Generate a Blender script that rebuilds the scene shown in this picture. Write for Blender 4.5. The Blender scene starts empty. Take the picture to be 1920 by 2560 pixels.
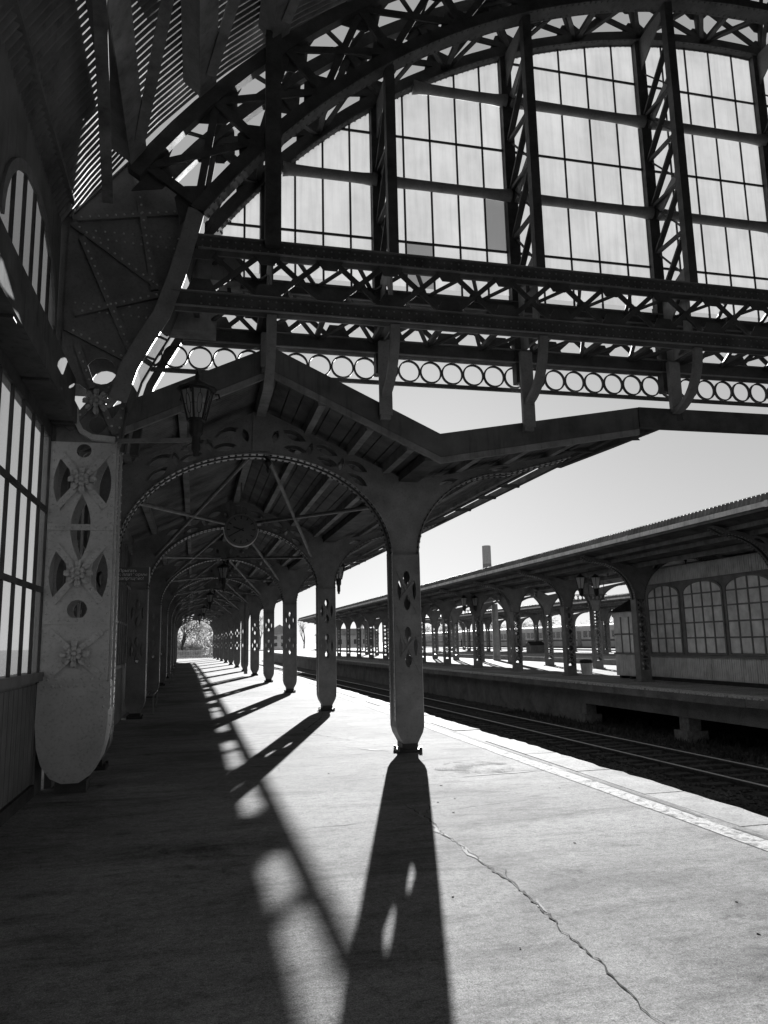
import bpy, bmesh, math, random
from mathutils import Vector, Matrix
from mathutils.geometry import tessellate_polygon
random.seed(7)
scene = bpy.context.scene
col = scene.collection
PI = math.pi
R = math.radians

# ------------------------------------------------------------------ camera
cam_d = bpy.data.cameras.new('camera')
cam = bpy.data.objects.new('camera', cam_d)
col.objects.link(cam)
scene.camera = cam
cam_d.sensor_fit = 'HORIZONTAL'
cam_d.sensor_width = 36.0
cam_d.lens = 36.0 * 1914.0 / 1920.0
cam_d.clip_start = 0.05
cam_d.clip_end = 3000
_f = 1914.0
_Y = Vector((498 - 960, 1612 - 1280, _f)).normalized()      # platform direction in (right, down, forward)
_U = Vector((715 - 960, -10100 - 1280, _f))
_U = (_U - _Y * _U.dot(_Y)).normalized()
_X = _Y.cross(_U)
if _X.x < 0: _X = -_X
CAMLOC = Vector((0, 0, 1.6))
def _w(c): return Vector((_X.dot(c), _Y.dot(c), _U.dot(c)))
_r, _u, _b = _w(Vector((1, 0, 0))), _w(Vector((0, -1, 0))), _w(Vector((0, 0, -1)))
cam.matrix_world = Matrix(((_r.x, _u.x, _b.x, 0), (_r.y, _u.y, _b.y, 0), (_r.z, _u.z, _b.z, CAMLOC.z), (0, 0, 0, 1)))

# ------------------------------------------------------------------ sky and sun
SUN_EL, SUN_AZ = R(13.0), R(15.5)           # azimuth from the platform axis (+Y) towards +X
world = bpy.data.worlds.new('World')
scene.world = world
world.use_nodes = True
wn = world.node_tree.nodes; wl = world.node_tree.links
sky = wn.new('ShaderNodeTexSky'); sky.sky_type = 'NISHITA'
sky.sun_disc = False; sky.sun_elevation = SUN_EL; sky.sun_rotation = SUN_AZ
sky.air_density = 1.0; sky.dust_density = 0.3; sky.ozone_density = 1.0
bw = wn.new('ShaderNodeRGBToBW')             # black-and-white photograph
bg = wn['Background']; bg.inputs['Strength'].default_value = 0.06
pw = wn.new('ShaderNodeMath'); pw.operation = 'POWER'; pw.inputs[1].default_value = 0.4     # soft film response of the whole sky
ml = wn.new('ShaderNodeMath'); ml.operation = 'MULTIPLY'; ml.inputs[1].default_value = 1.2
wl.new(sky.outputs[0], bw.inputs[0]); wl.new(bw.outputs[0], pw.inputs[0]); wl.new(pw.outputs[0], ml.inputs[0]); wl.new(ml.outputs[0], bg.inputs['Color'])
sun_d = bpy.data.lights.new('sun', 'SUN'); sun_d.energy = 5.0; sun_d.angle = R(0.42)
sun_d.color = (1, 1, 1)
sun = bpy.data.objects.new('sun', sun_d); col.objects.link(sun)
sdir = Vector((math.sin(SUN_AZ) * math.cos(SUN_EL), math.cos(SUN_AZ) * math.cos(SUN_EL), math.sin(SUN_EL)))
sun.rotation_euler = sdir.to_track_quat('Z', 'Y').to_euler()
sun.location = sdir * 60
vs = scene.view_settings
vs.view_transform = 'Standard'; vs.look = 'None'; vs.gamma = 1.0; vs.use_curve_mapping = False
vs.exposure = 1.92
scene.render.engine = 'CYCLES'
scene.cycles.max_bounces = 6; scene.cycles.diffuse_bounces = 3; scene.cycles.transparent_max_bounces = 12

# ------------------------------------------------------------------ materials
def new_mat(name):
    m = bpy.data.materials.new(name); m.use_nodes = True
    nt = m.node_tree
    return m, nt.nodes, nt.links, nt.nodes['Principled BSDF']
def g3(v): return (v, v, v, 1)
def noise(nodes, links, scale, detail=5, rough=.6, vec=None, dist=0):
    n = nodes.new('ShaderNodeTexNoise'); n.inputs['Scale'].default_value = scale
    n.inputs['Detail'].default_value = detail; n.inputs['Roughness'].default_value = rough
    n.inputs['Distortion'].default_value = dist
    if vec: links.new(vec, n.inputs['Vector'])
    return n
def ramp(nodes, links, src, stops):
    r = nodes.new('ShaderNodeValToRGB'); e = r.color_ramp.elements
    e[0].position, e[0].color = stops[0][0], g3(stops[0][1])
    e[1].position, e[1].color = stops[-1][0], g3(stops[-1][1])
    for p, v in stops[1:-1]:
        x = e.new(p); x.color = g3(v)
    links.new(src, r.inputs['Fac']); return r
def mul(nodes, links, a, b, mode='MULTIPLY', fac=1.0):
    m = nodes.new('ShaderNodeMixRGB'); m.blend_type = mode; m.inputs[0].default_value = fac
    links.new(a, m.inputs[1]); links.new(b, m.inputs[2]); return m
def coords(nodes, links, scale=(1, 1, 1)):
    g = nodes.new('ShaderNodeNewGeometry'); mp = nodes.new('ShaderNodeMapping')
    mp.inputs['Scale'].default_value = scale
    links.new(g.outputs['Position'], mp.inputs['Vector']); return mp.outputs[0]
def bump(nodes, links, h, bsdf, strength=.3, dist=.01):
    b = nodes.new('ShaderNodeBump'); b.inputs['Strength'].default_value = strength; b.inputs['Distance'].default_value = dist
    links.new(h, b.inputs['Height']); links.new(b.outputs[0], bsdf.inputs['Normal'])

def mat_metal(name, base, var=.45, rough=.5, scale=3.0, streak=False, spec=.4):
    m, n, l, p = new_mat(name)
    v = coords(n, l)
    a = noise(n, l, scale, 8, .65, v)
    c = ramp(n, l, a.outputs[0], [(.3, base * (1 - var)), (.52, base), (.75, base * (1 + var))])
    vv = coords(n, l, (9, 9, .7) if streak else (26, 26, 26))
    b = noise(n, l, 1.4, 6, .7, vv)
    c2 = ramp(n, l, b.outputs[0], [(.30, .62), (.46, 1.0), (.7, 1.08)])
    mm = mul(n, l, c.outputs[0], c2.outputs[0])
    l.new(mm.outputs[0], p.inputs['Base Color'])
    r = ramp(n, l, a.outputs[0], [(.3, min(1, rough + .25)), (.7, rough)])
    l.new(r.outputs[0], p.inputs['Roughness'])
    p.inputs['Specular IOR Level'].default_value = spec
    fine = noise(n, l, 70, 4, .6, v)
    bump(n, l, fine.outputs[0], p, .25, .004)
    return m
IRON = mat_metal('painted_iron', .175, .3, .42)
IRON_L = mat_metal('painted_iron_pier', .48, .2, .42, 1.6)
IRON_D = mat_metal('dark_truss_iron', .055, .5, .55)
PURLIN = mat_metal('grey_purlin_paint', .19, .5, .6, 2.5, True)
RUSTM = mat_metal('rusty_rail_side', .06, .4, .8, 6)
RAILM = mat_metal('rail_steel', .8, .15, .25, 6, False, .8); RAILM.node_tree.nodes['Principled BSDF'].inputs['Metallic'].default_value = .25  # pale diffuse base stands in for the sky's shine on the rail tops
GLOSS_E = mat_metal('edge_glint_paint', .42, .3, .14, 3.0, False, .9)  # gloss paint; its pale base adds a painted glint along the edges
GLOSSY = mat_metal('worn_gloss_paint', .16, .35, .22, 3.0, False, .7)
ROOFM = mat_metal('corrugated_sheet', .13, .6, .55, 1.2, True)
ROOFH = mat_metal('hall_corrugated_sheet', .15, .55, .6, 1.0, True)
LEDGEM = mat_metal('sun_muting_paint', .10, .35, .95, 2.0, True, .03)  # dark matte colour mutes the sun streaks on ledge and flanges
SOFFIT = mat_metal('soffit_boards', .10, .6, .75, 1.6, True)
WALLP = mat_metal('painted_wall_panel', .16, .3, .6, 1.4, True)
FASCIA_L = mat_metal('pale_gutter_strip', .66, .3, .6, 2.0, True)
FASCIA = mat_metal('fascia_board', .10, .4, .7, 1.6, True)
BLACK = mat_metal('black_paint', .02, .4, .4, 5)
KIOSKM = mat_metal('kiosk_paint', .66, .3, .6, 1.8, True)
TRAINM = mat_metal('train_paint', .45, .15, .4, .6, True)
TRAIND = mat_metal('train_dark', .06, .3, .4, .6)
WOODD = mat_metal('bench_wood', .20, .4, .6, 8)
CONC = None

def mat_asphalt():
    m, n, l, p = new_mat('weathered_asphalt')
    v = coords(n, l)
    big = noise(n, l, .35, 6, .62, v, .6)
    c1 = ramp(n, l, big.outputs[0], [(.3, .155), (.44, .235), (.55, .285), (.75, .35)])
    lng = noise(n, l, 1.0, 6, .7, coords(n, l, (.55, 2.2, 1)), 1.0)
    c2 = ramp(n, l, lng.outputs[0], [(.28, .55), (.47, 1.0), (.7, 1.22)])
    grit = noise(n, l, 120, 4, .8, v)
    mid = noise(n, l, 9, 7, .75, coords(n, l, (1, 1.4, 1)), .5)
    c6 = ramp(n, l, mid.outputs[0], [(.28, .58), (.48, 1.0), (.7, 1.24)])
    crs = noise(n, l, 38, 5, .8, v); c7 = ramp(n, l, crs.outputs[0], [(.33, .45), (.45, .95), (.55, 1.05), (.68, 1.5)])
    c3 = ramp(n, l, grit.outputs[0], [(.28, .15), (.42, .72), (.55, 1.08), (.72, 2.0)])
    spk = n.new('ShaderNodeTexVoronoi'); spk.inputs['Scale'].default_value = 140
    l.new(v, spk.inputs['Vector'])
    c4 = ramp(n, l, spk.outputs['Distance'], [(.0, .62), (.22, .92), (.5, 1.06)])
    a0 = mul(n, l, c1.outputs[0], c6.outputs[0]); a = mul(n, l, a0.outputs[0], c2.outputs[0]); b = mul(n, l, a.outputs[0], c3.outputs[0]); d = mul(n, l, b.outputs[0], c4.outputs[0])
    # damp dark stains with their own outline
    st = noise(n, l, .55, 7, .7, coords(n, l, (1, 1.6, 1)), 1.3)
    c5 = ramp(n, l, st.outputs[0], [(.30, .5), (.385, 1.0), (1.0, 1.0)])
    e0 = mul(n, l, d.outputs[0], c5.outputs[0]); e = mul(n, l, e0.outputs[0], c7.outputs[0])
    l.new(e.outputs[0], p.inputs['Base Color'])
    p.inputs['Roughness'].default_value = .95
    p.inputs['Specular IOR Level'].default_value = 0.035
    bump(n, l, grit.outputs[0], p, .5, .004)
    return m
ASPHALT = mat_asphalt()
def mat_concrete(name, base, var=.3, sc=2.5, bmp=.5):
    m, n, l, p = new_mat(name)
    v = coords(n, l)
    a = noise(n, l, sc, 9, .7, v, .4)
    c = ramp(n, l, a.outputs[0], [(.3, base * (1 - var)), (.5, base), (.7, base * (1 + var))])
    b = noise(n, l, 40, 5, .7, v)
    c2 = ramp(n, l, b.outputs[0], [(.33, .55), (.5, 1), (.7, 1.15)])
    mm = mul(n, l, c.outputs[0], c2.outputs[0]); l.new(mm.outputs[0], p.inputs['Base Color'])
    p.inputs['Roughness'].default_value = .9; p.inputs['Specular IOR Level'].default_value = .05
    bump(n, l, b.outputs[0], p, bmp, .01)
    return m
CONC = mat_concrete('platform_concrete', .36)
CONC_E = mat_concrete('coping_concrete', .34, .4, 2.4)
CONC_D = mat_concrete('stained_concrete', .19, .4, 1.2)
BRICKM = mat_concrete('pier_masonry', .2, .4, 6)
GRAVEL = mat_concrete('ballast_ground', .085, .55, 1.1, 1.0)
SLEEPER = mat_concrete('sleeper_wood', .075, .5, 5)
PALE = mat_concrete('pale_repair_mortar', .34, .2, 8)
CRACKM = mat_concrete('crack_dirt', .012, .3, 8)
HOUSEM = mat_concrete('hazed_house_wall', .7, .2, .4)  # wall colour lightened in place of distance haze
HOUSER = mat_concrete('hazed_house_roof', .4, .3, .4)  # roof tone also carries the haze in its colour
CHIM = mat_concrete('chimney_concrete', .3, .15, .05)
def mat_paint():
    m, n, l, p = new_mat('worn_white_paint')
    v = coords(n, l)
    a = noise(n, l, 9, 8, .72, v, .8)
    c = ramp(n, l, a.outputs[0], [(.40, .20), (.46, .42), (.53, .60)])
    b = noise(n, l, 60, 4, .7, v); c2 = ramp(n, l, b.outputs[0], [(.3, .7), (.6, 1.05)])
    mm = mul(n, l, c.outputs[0], c2.outputs[0]); l.new(mm.outputs[0], p.inputs['Base Color'])
    p.inputs['Roughness'].default_value = .9; p.inputs['Specular IOR Level'].default_value = .02
    bump(n, l, a.outputs[0], p, .4, .004)
    return m
PAINT = mat_paint()
def mat_frost(name, trans, clear, rough=.35, streak=.35):
    m, n, l, p = new_mat(name)
    n.remove(p)
    out = n['Material Output']
    s = noise(n, l, 1.0, 8, .65, coords(n, l, (16, 16, .9)), .2)
    c = ramp(n, l, s.outputs[0], [(.3, trans * (1 - streak)), (.5, trans), (.72, trans * (1 + streak * .6))])
    s2 = noise(n, l, 1.3, 5, .6, coords(n, l)); c2 = ramp(n, l, s2.outputs[0], [(.3, .86), (.65, 1.08)])
    mm = mul(n, l, c.outputs[0], c2.outputs[0])
    tr = n.new('ShaderNodeBsdfTranslucent'); l.new(mm.outputs[0], tr.inputs[0])
    tp = n.new('ShaderNodeBsdfTransparent'); tp.inputs[0].default_value = g3(.97)
    gl = n.new('ShaderNodeBsdfGlossy'); gl.inputs['Roughness'].default_value = rough; gl.inputs[0].default_value = g3(.5)
    m1 = n.new('ShaderNodeMixShader'); m1.inputs[0].default_value = clear
    l.new(tr.outputs[0], m1.inputs[1]); l.new(tp.outputs[0], m1.inputs[2])
    m2 = n.new('ShaderNodeMixShader'); m2.inputs[0].default_value = .05
    l.new(m1.outputs[0], m2.inputs[1]); l.new(gl.outputs[0], m2.inputs[2])
    l.new(m2.outputs[0], out.inputs['Surface'])
    return m
FROST = mat_frost('frosted_screen_glass', .215, .32, .35, .12)
FROST_S = mat_frost('dirty_side_glass', .7, .86, .25)
FROST_U = mat_frost('upper_window_glass', .25, .6, .2, .2)
FROST_D = mat_frost('dull_clear_glass', .03, .62, .15, .1)
def mat_dullglass(name, base, rough):
    m, n, l, p = new_mat(name)
    s = noise(n, l, 2.0, 5, .6, coords(n, l))
    c = ramp(n, l, s.outputs[0], [(.3, base * .7), (.7, base * 1.25)])
    l.new(c.outputs[0], p.inputs['Base Color']); p.inputs['Roughness'].default_value = rough
    p.inputs['Specular IOR Level'].default_value = .8
    return m
KGLASS = mat_dullglass('kiosk_glass', .8, .10)
SGLASS = mat_dullglass('side_wall_glass', .16, .2)
DGLASS = mat_dullglass('dark_glass', .03, .12)
LAMPG = mat_frost('lantern_glass', .85, .2, .3, .2)
SIGNW = mat_dullglass('sign_white', .65, .5)
SIGND = mat_dullglass('sign_dark', .045, .5)
CLOCKF = mat_dullglass('clock_face', .10, .5)
def mat_leaf(name, base):
    m, n, l, p = new_mat(name)
    s = noise(n, l, 1.2, 3, .6, coords(n, l))
    c = ramp(n, l, s.outputs[0], [(.3, base * .6), (.7, base * 1.5)])
    l.new(c.outputs[0], p.inputs['Base Color']); p.inputs['Roughness'].default_value = .6
    tr = n.new('ShaderNodeBsdfTranslucent'); l.new(c.outputs[0], tr.inputs[0])
    mx = n.new('ShaderNodeMixShader'); mx.inputs[0].default_value = .45
    l.new(p.outputs[0], mx.inputs[1]); l.new(tr.outputs[0], mx.inputs[2]); l.new(mx.outputs[0], n['Material Output'].inputs['Surface'])
    return m
LEAF = mat_leaf('spring_leaves', .48)
LEAF_D = mat_leaf('weed_leaves', .05)
BARK = mat_concrete('bark', .08, .4, 6)
CLOTH = mat_concrete('dark_cloth', .03, .3, 8)

# ------------------------------------------------------------------ mesh helpers
class MB:
    def __init__(s): s.v = []; s.f = []
    def add(s, vs_, fs):
        o = len(s.v); s.v += [tuple(p) for p in vs_]; s.f += [tuple(i + o for i in f) for f in fs]; return s
    def box(s, x0, x1, y0, y1, z0, z1):
        return s.add([(x0, y0, z0), (x1, y0, z0), (x1, y1, z0), (x0, y1, z0), (x0, y0, z1), (x1, y0, z1), (x1, y1, z1), (x0, y1, z1)],
                     [(0, 3, 2, 1), (4, 5, 6, 7), (0, 1, 5, 4), (1, 2, 6, 5), (2, 3, 7, 6), (3, 0, 4, 7)])
    def bar(s, p, q, w, h, ref=(0, 0, 1)):
        p = Vector(p); q = Vector(q); d = (q - p).normalized(); r = Vector(ref)
        if abs(d.dot(r)) > .98: r = Vector((0, 1, 0)) if abs(d.y) < .9 else Vector((1, 0, 0))
        a = d.cross(r).normalized() * w / 2; b = a.normalized().cross(d).normalized() * h / 2
        vs_ = [p - a - b, p + a - b, p + a + b, p - a + b, q - a - b, q + a - b, q + a + b, q - a + b]
        return s.add(vs_, [(0, 1, 2, 3), (7, 6, 5, 4), (0, 4, 5, 1), (1, 5, 6, 2), (2, 6, 7, 3), (3, 7, 4, 0)])
    def tube(s, pts, rad, n=8, cap=True):
        pts = [Vector(p) for p in pts]; o = len(s.v)
        for i, p in enumerate(pts):
            d = (pts[min(i + 1, len(pts) - 1)] - pts[max(i - 1, 0)]).normalized()
            r = Vector((0, 0, 1)) if abs(d.z) < .9 else Vector((1, 0, 0))
            a = d.cross(r).normalized(); b = a.cross(d)
            rr = rad[i] if isinstance(rad, (list, tuple)) else rad
            for k in range(n):
                t = 2 * PI * k / n; s.v.append(tuple(p + a * math.cos(t) * rr + b * math.sin(t) * rr))
        for i in range(len(pts) - 1):
            for k in range(n):
                s.f.append((o + i * n + k, o + i * n + (k + 1) % n, o + (i + 1) * n + (k + 1) % n, o + (i + 1) * n + k))
        if cap:
            s.f.append(tuple(o + k for k in range(n))[::-1]); s.f.append(tuple(o + (len(pts) - 1) * n + k for k in range(n)))
        return s
    def sweep(s, pts, a0, a1, b0, b1, axis=(0, 1, 0)):
        # rectangular section along a path: a along axis, b along (axis x tangent)
        pts = [Vector(p) for p in pts]; ax = Vector(axis); o = len(s.v)
        for i, p in enumerate(pts):
            d = (pts[min(i + 1, len(pts) - 1)] - pts[max(i - 1, 0)]).normalized()
            nrm = ax.cross(d).normalized()
            for a, b in ((a0, b0), (a1, b0), (a1, b1), (a0, b1)): s.v.append(tuple(p + ax * a + nrm * b))
        for i in range(len(pts) - 1):
            for k in range(4): s.f.append((o + i * 4 + k, o + i * 4 + (k + 1) % 4, o + i * 4 + 4 + (k + 1) % 4, o + i * 4 + 4 + k))
        e = o + (len(pts) - 1) * 4
        s.f.append((o + 3, o + 2, o + 1, o)); s.f.append((e, e + 1, e + 2, e + 3)); return s
    def plate(s, outline, holes, t, mp):
        # flat plate with holes: mp(u, v, w) maps to space, w in [-t/2, t/2]
        loops = [outline] + list(holes)
        tri = tessellate_polygon([[Vector((u, v, 0)) for u, v in lp] for lp in loops])
        flat = [p for lp in loops for p in lp]; n = len(flat)
        vs_ = [mp(u, v, -t / 2) for u, v in flat] + [mp(u, v, t / 2) for u, v in flat]
        fs = [tuple(x) for x in tri] + [tuple(i + n for i in x)[::-1] for x in tri]
        o = 0
        for lp in loops:
            m = len(lp)
            for i in range(m):
                j = (i + 1) % m; fs.append((o + i, o + j, o + j + n, o + i + n))
            o += m
        return s.add(vs_, fs)
    def rivet(s, p, nrm, r=.016):
        p = Vector(p); nrm = Vector(nrm).normalized()
        ref = Vector((0, 0, 1)) if abs(nrm.z) < .9 else Vector((1, 0, 0))
        a = nrm.cross(ref).normalized(); b = a.cross(nrm); o = len(s.v)
        for rr, h in ((1, 0), (.8, .5)):
            for k in range(6):
                t = 2 * PI * k / 6; s.v.append(tuple(p + a * math.cos(t) * rr * r + b * math.sin(t) * rr * r + nrm * h * r))
        s.v.append(tuple(p + nrm * r * .8))
        for k in range(6):
            s.f.append((o + k, o + (k + 1) % 6, o + 6 + (k + 1) % 6, o + 6 + k)); s.f.append((o + 6 + k, o + 6 + (k + 1) % 6, o + 12))
        return s
    def lathe(s, prof, c, n=12, axis='z'):
        o = len(s.v); c = Vector(c)
        for r, h in prof:
            for k in range(n):
                t = 2 * PI * k / n
                q = Vector((r * math.cos(t), r * math.sin(t), h)) if axis == 'z' else Vector((r * math.cos(t), h, r * math.sin(t)))
                s.v.append(tuple(c + q))
        for i in range(len(prof) - 1):
            for k in range(n): s.f.append((o + i * n + k, o + i * n + (k + 1) % n, o + (i + 1) * n + (k + 1) % n, o + (i + 1) * n + k))
        s.f.append(tuple(o + k for k in range(n))[::-1]); s.f.append(tuple(o + (len(prof) - 1) * n + k for k in range(n)))
        return s
    def mesh(s, name):
        me = bpy.data.meshes.new(name); me.from_pydata(s.v, [], s.f)
        bm = bmesh.new(); bm.from_mesh(me); bmesh.ops.recalc_face_normals(bm, faces=bm.faces); bm.to_mesh(me); bm.free()
        return me

def link(name, me, mat, parent=None, loc=None):
    if mat and not me.materials: me.materials.append(mat)
    o = bpy.data.objects.new(name, me); col.objects.link(o)
    if parent: o.parent = parent
    if loc: o.location = loc
    return o
def mk(name, mb, mat, parent=None, kind=None, loc=None, smooth=False):
    me = mb.mesh(name) if isinstance(mb, MB) else mb
    if smooth:
        for p in me.polygons: p.use_smooth = True
    o = link(name, me, mat, parent, loc)
    if kind: o['kind'] = kind
    return o
def tag(o, label, cat, group=None):
    o['label'] = label; o['category'] = cat
    if 'kind' not in o: o['kind'] = 'thing'
    if group: o['group'] = group
    return o
def thing(name, label, cat, loc=(0, 0, 0), group=None, rz=0):
    o = bpy.data.objects.new(name, None); col.objects.link(o)
    o.location = loc; o.rotation_euler = (0, 0, rz); o.empty_display_size = .2
    return tag(o, label, cat, group)
def dup(root, loc, label, group=None, scale=None, rz=None):
    r = root.copy(); col.objects.link(r); r.location = loc
    if scale: r.scale = scale
    if rz is not None: r.rotation_euler = (0, 0, rz)
    r['label'] = label
    if group: r['group'] = group
    for ch in list(root.children):
        c = ch.copy(); col.objects.link(c); c.parent = r
        for gch in list(ch.children):
            d = gch.copy(); col.objects.link(d); d.parent = c
    return r
XZ = lambda y: (lambda u, v, w: (u, y + w, v))
YZ = lambda x: (lambda u, v, w: (x + w, u, v))
def circ(cx, cy, r, n=16, ry=None, rot=0):
    ry = r if ry is None else ry
    return [(cx + r * math.cos(2 * PI * k / n) * math.cos(rot) - ry * math.sin(2 * PI * k / n) * math.sin(rot),
             cy + r * math.cos(2 * PI * k / n) * math.sin(rot) + ry * math.sin(2 * PI * k / n) * math.cos(rot)) for k in range(n)]
def lens(cx, cy, L, w, rot, n=7):
    # pointed lens with its long axis at angle rot
    P = []
    for k in range(n): t = -1 + 2 * k / (n - 1); P.append((t * L / 2, w / 2 * (1 - t * t)))
    for k in range(n - 2, 0, -1): t = -1 + 2 * k / (n - 1); P.append((t * L / 2, -w / 2 * (1 - t * t)))
    c, s_ = math.cos(rot), math.sin(rot)
    return [(cx + x * c - y * s_, cy + x * s_ + y * c) for x, y in P]
def bend(y): return -1.55e-4 * y * y
ORD = ['first', 'second', 'third', 'fourth', 'fifth', 'sixth', 'seventh', 'eighth', 'ninth', 'tenth', 'eleventh', 'twelfth', 'thirteenth', 'fourteenth', 'fifteenth', 'sixteenth']

# ================================================================== SETTING
GZ = -1.45
def sheet(name, pts, mat):
    me = bpy.data.meshes.new(name); me.from_pydata(pts, [], [tuple(range(len(pts)))])
    o = link(name, me, mat); o['kind'] = 'structure'; return o
sheet('ground', [(-900, -200, GZ), (1200, -200, GZ), (1200, 1800, GZ), (-900, 1800, GZ)], GRAVEL)

def strip(ys, xa, xb, z0, z1):
    # slab between two x(y) functions
    m = MB(); n = len(ys)
    for y in ys:
        m.v += [(xa(y), y, z0), (xb(y), y, z0), (xb(y), y, z1), (xa(y), y, z1)]
    for i in range(n - 1):
        for k in range(4): m.f.append((i * 4 + k, i * 4 + (k + 1) % 4, i * 4 + 4 + (k + 1) % 4, i * 4 + 4 + k))
    m.f += [(3, 2, 1, 0), tuple((n - 1) * 4 + k for k in range(4))]
    return m
ys1 = [-8 + 4 * i for i in range(40)]
plat = mk('platform', strip(ys1, lambda y: -9, lambda y: 4.45 + bend(y), GZ, 0), ASPHALT, kind='structure')
mk('platform_face', strip(ys1, lambda y: 4.45 + bend(y), lambda y: 4.78 + bend(y), GZ, -.2), CONC_D, plat)
# coping slabs along the edge, each laid by itself
y = 1.5
sid = 0
while y < 96:
    L = random.choice((1.45, 1.5, 1.55))
    m = MB(); n = 7
    dx = random.uniform(-.02, .02)
    out = [(4.455, y + .008)]
    out += [(4.93 + dx + random.uniform(-.05, .012), y + .008 + (L - .016) * i / n) for i in range(n + 1)]
    out += [(4.455, y + L - .008)]
    dz = random.uniform(-.004, .012)
    m.plate(out, [], .2, lambda u, v, w, dz=dz: (u + bend(v), v, -.1 + dz + w))
    mk('coping_slab', m, CONC_E, plat); y += L
# painted edge line (worn), and the thin strip where asphalt meets the coping
m = MB(); random.seed(3)
L_, R_ = [], []
for i in range(190):
    y = 1.0 + i * .5
    L_.append((4.125 + random.uniform(-.012, .012) + bend(y), y, .004)); R_.append((4.335 + random.uniform(-.012, .012) + bend(y), y, .004))
m.v = L_ + R_; n = len(L_)
m.f = [(i, i + n, i + n + 1, i + 1) for i in range(n - 1)]
mk('painted_line', m, PAINT, plat)
WORN = mat_concrete('worn_dark_strip', .14, .5, 5)
m = MB(); random.seed(31)
for a, b in ((2.0, 5.9), (6.3, 8.9), (9.3, 12.4), (13, 17), (18.5, 26), (28, 40)):
    k = int((b - a) / .18); o0 = len(m.v)
    for i in range(k + 1):
        y = a + (b - a) * i / k; w = .5 + .5 * math.sin(PI * i / k) ** .4
        m.v += [(4.350 + random.uniform(0, .012) + bend(y), y, .003), (4.350 + w * random.uniform(.05, .095) + bend(y), y, .003)]
    for i in range(k): m.f.append((o0 + 2 * i, o0 + 2 * i + 1, o0 + 2 * i + 3, o0 + 2 * i + 2))
mk('worn_strip', m, WORN, plat)
# cracks: jagged dark fissures with pale mortar patches next to them
def crack(pts, w, name='crack', mat=CRACKM, z=.004, side=0, jag=.02, step=.07):
    m = MB(); P = []
    for (a, b) in zip(pts, pts[1:]):
        d = math.hypot(b[0] - a[0], b[1] - a[1]); k = max(1, int(d / step))
        for i in range(k): P.append((a[0] + (b[0] - a[0]) * i / k, a[1] + (b[1] - a[1]) * i / k))
    P.append(pts[-1])
    P = [(p[0] + random.uniform(-jag, jag), p[1] + random.uniform(-jag, jag)) for p in P]
    n = len(P)
    for i, p in enumerate(P):
        a = P[max(0, i - 1)]; b = P[min(n - 1, i + 1)]
        d = Vector((b[0] - a[0], b[1] - a[1], 0)); d = d.normalized() if d.length > 0 else Vector((0, 1, 0))
        q = Vector((-d.y, d.x, 0)); ww = w * random.uniform(.25, 1.3) * (.2 + .8 * math.sin(PI * min(1, max(0.05, i / max(1, n - 1)))) )
        c = Vector((p[0], p[1], z)); m.v += [tuple(c + q * (ww * (.5 if side == 0 else 0))), tuple(c - q * (ww * (.5 if side == 0 else 1)))]
    for i in range(n - 1): m.f.append((2 * i, 2 * i + 1, 2 * i + 3, 2 * i + 2))
    return mk(name, m, mat, plat)
MAIN = [(2.55, 9.6), (1.92, 8.3), (1.85, 8.05), (1.95, 7.83), (2.0, 7.6), (2.05, 7.0), (2.01, 6.46), (2.03, 5.93), (2.03, 5.35), (2.05, 5.12), (2.03, 4.8), (2.01, 4.41), (1.98, 4.19), (1.97, 3.8), (1.9, 3.2), (1.95, 2.6)]
crack(MAIN[2:], .017, step=.045, jag=.016)
crack([(1.98, 7.2), (2.1, 7.25), (2.22, 7.55), (2.25, 7.6)], .008)
crack([(2.02, 5.5), (2.1, 5.35), (2.07, 5.2)], .007)
crack([(2.9, 11.6), (2.6, 12.4), (2.1, 13.6), (1.9, 14.5), (2.5, 16.5), (2.8, 18.0)], .02)
crack([(2.6, 11.35), (2.3, 11.9), (2.1, 12.2)], .012)
crack([(3.2, 9.03), (3.8, 9.1), (4.3, 9.08)], .012, step=.05)
for a, b, w in (((2.03, 6.95), (2.02, 6.2), .055), ((2.05, 6.1), (2.03, 5.6), .05), ((2.05, 7.3), (2.03, 7.05), .045), ((2.07, 5.2), (2.05, 4.95), .035), ((2.06, 4.72), (2.03, 4.5), .035)):
    crack([a, b], w, 'mortar_patch', PALE, .003, 1, .006, .09)
crack([(3.05, 8.95), (3.6, 9.0), (4.2, 9.02)], .07, 'mortar_patch', PALE, .003, 0, .01, .1)
crack([(2.75, 11.35), (2.4, 11.75)], .08, 'mortar_patch', PALE, .003, 0, .02, .1)
# old patch seams in the asphalt and a damp stain by the first column
SEAM = mat_concrete('asphalt_seam', .2, .35, 12)
for P, w in (([(2.2, 7.3), (2.7, 7.4), (3.1, 7.45)], .012), ([(.75, 7.0), (1.3, 7.05), (1.9, 7.15)], .012), ([(.9, 16.2), (1.8, 16.1), (2.6, 16.3)], .02)):
    crack(P, w, 'patch_seam', SEAM, .0025, 0, .02, .12)
def mat_stain():
    m_, n, l, p = new_mat('damp_stain')
    a = noise(n, l, 48, 5, .8, coords(n, l)); b = noise(n, l, 2.6, 5, .65, coords(n, l))
    mm = mul(n, l, a.outputs[0], b.outputs[0])
    r = ramp(n, l, mm.outputs[0], [(.245, 0), (.31, .9)])
    p.inputs['Base Color'].default_value = g3(.05); p.inputs['Roughness'].default_value = .95; p.inputs['Specular IOR Level'].default_value = .1
    tp = n.new('ShaderNodeBsdfTransparent'); mx = n.new('ShaderNodeMixShader')
    l.new(r.outputs[0], mx.inputs[0]); l.new(tp.outputs[0], mx.inputs[1]); l.new(p.outputs[0], mx.inputs[2]); l.new(mx.outputs[0], n['Material Output'].inputs['Surface'])
    return m_
STAIN = mat_stain()
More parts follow.
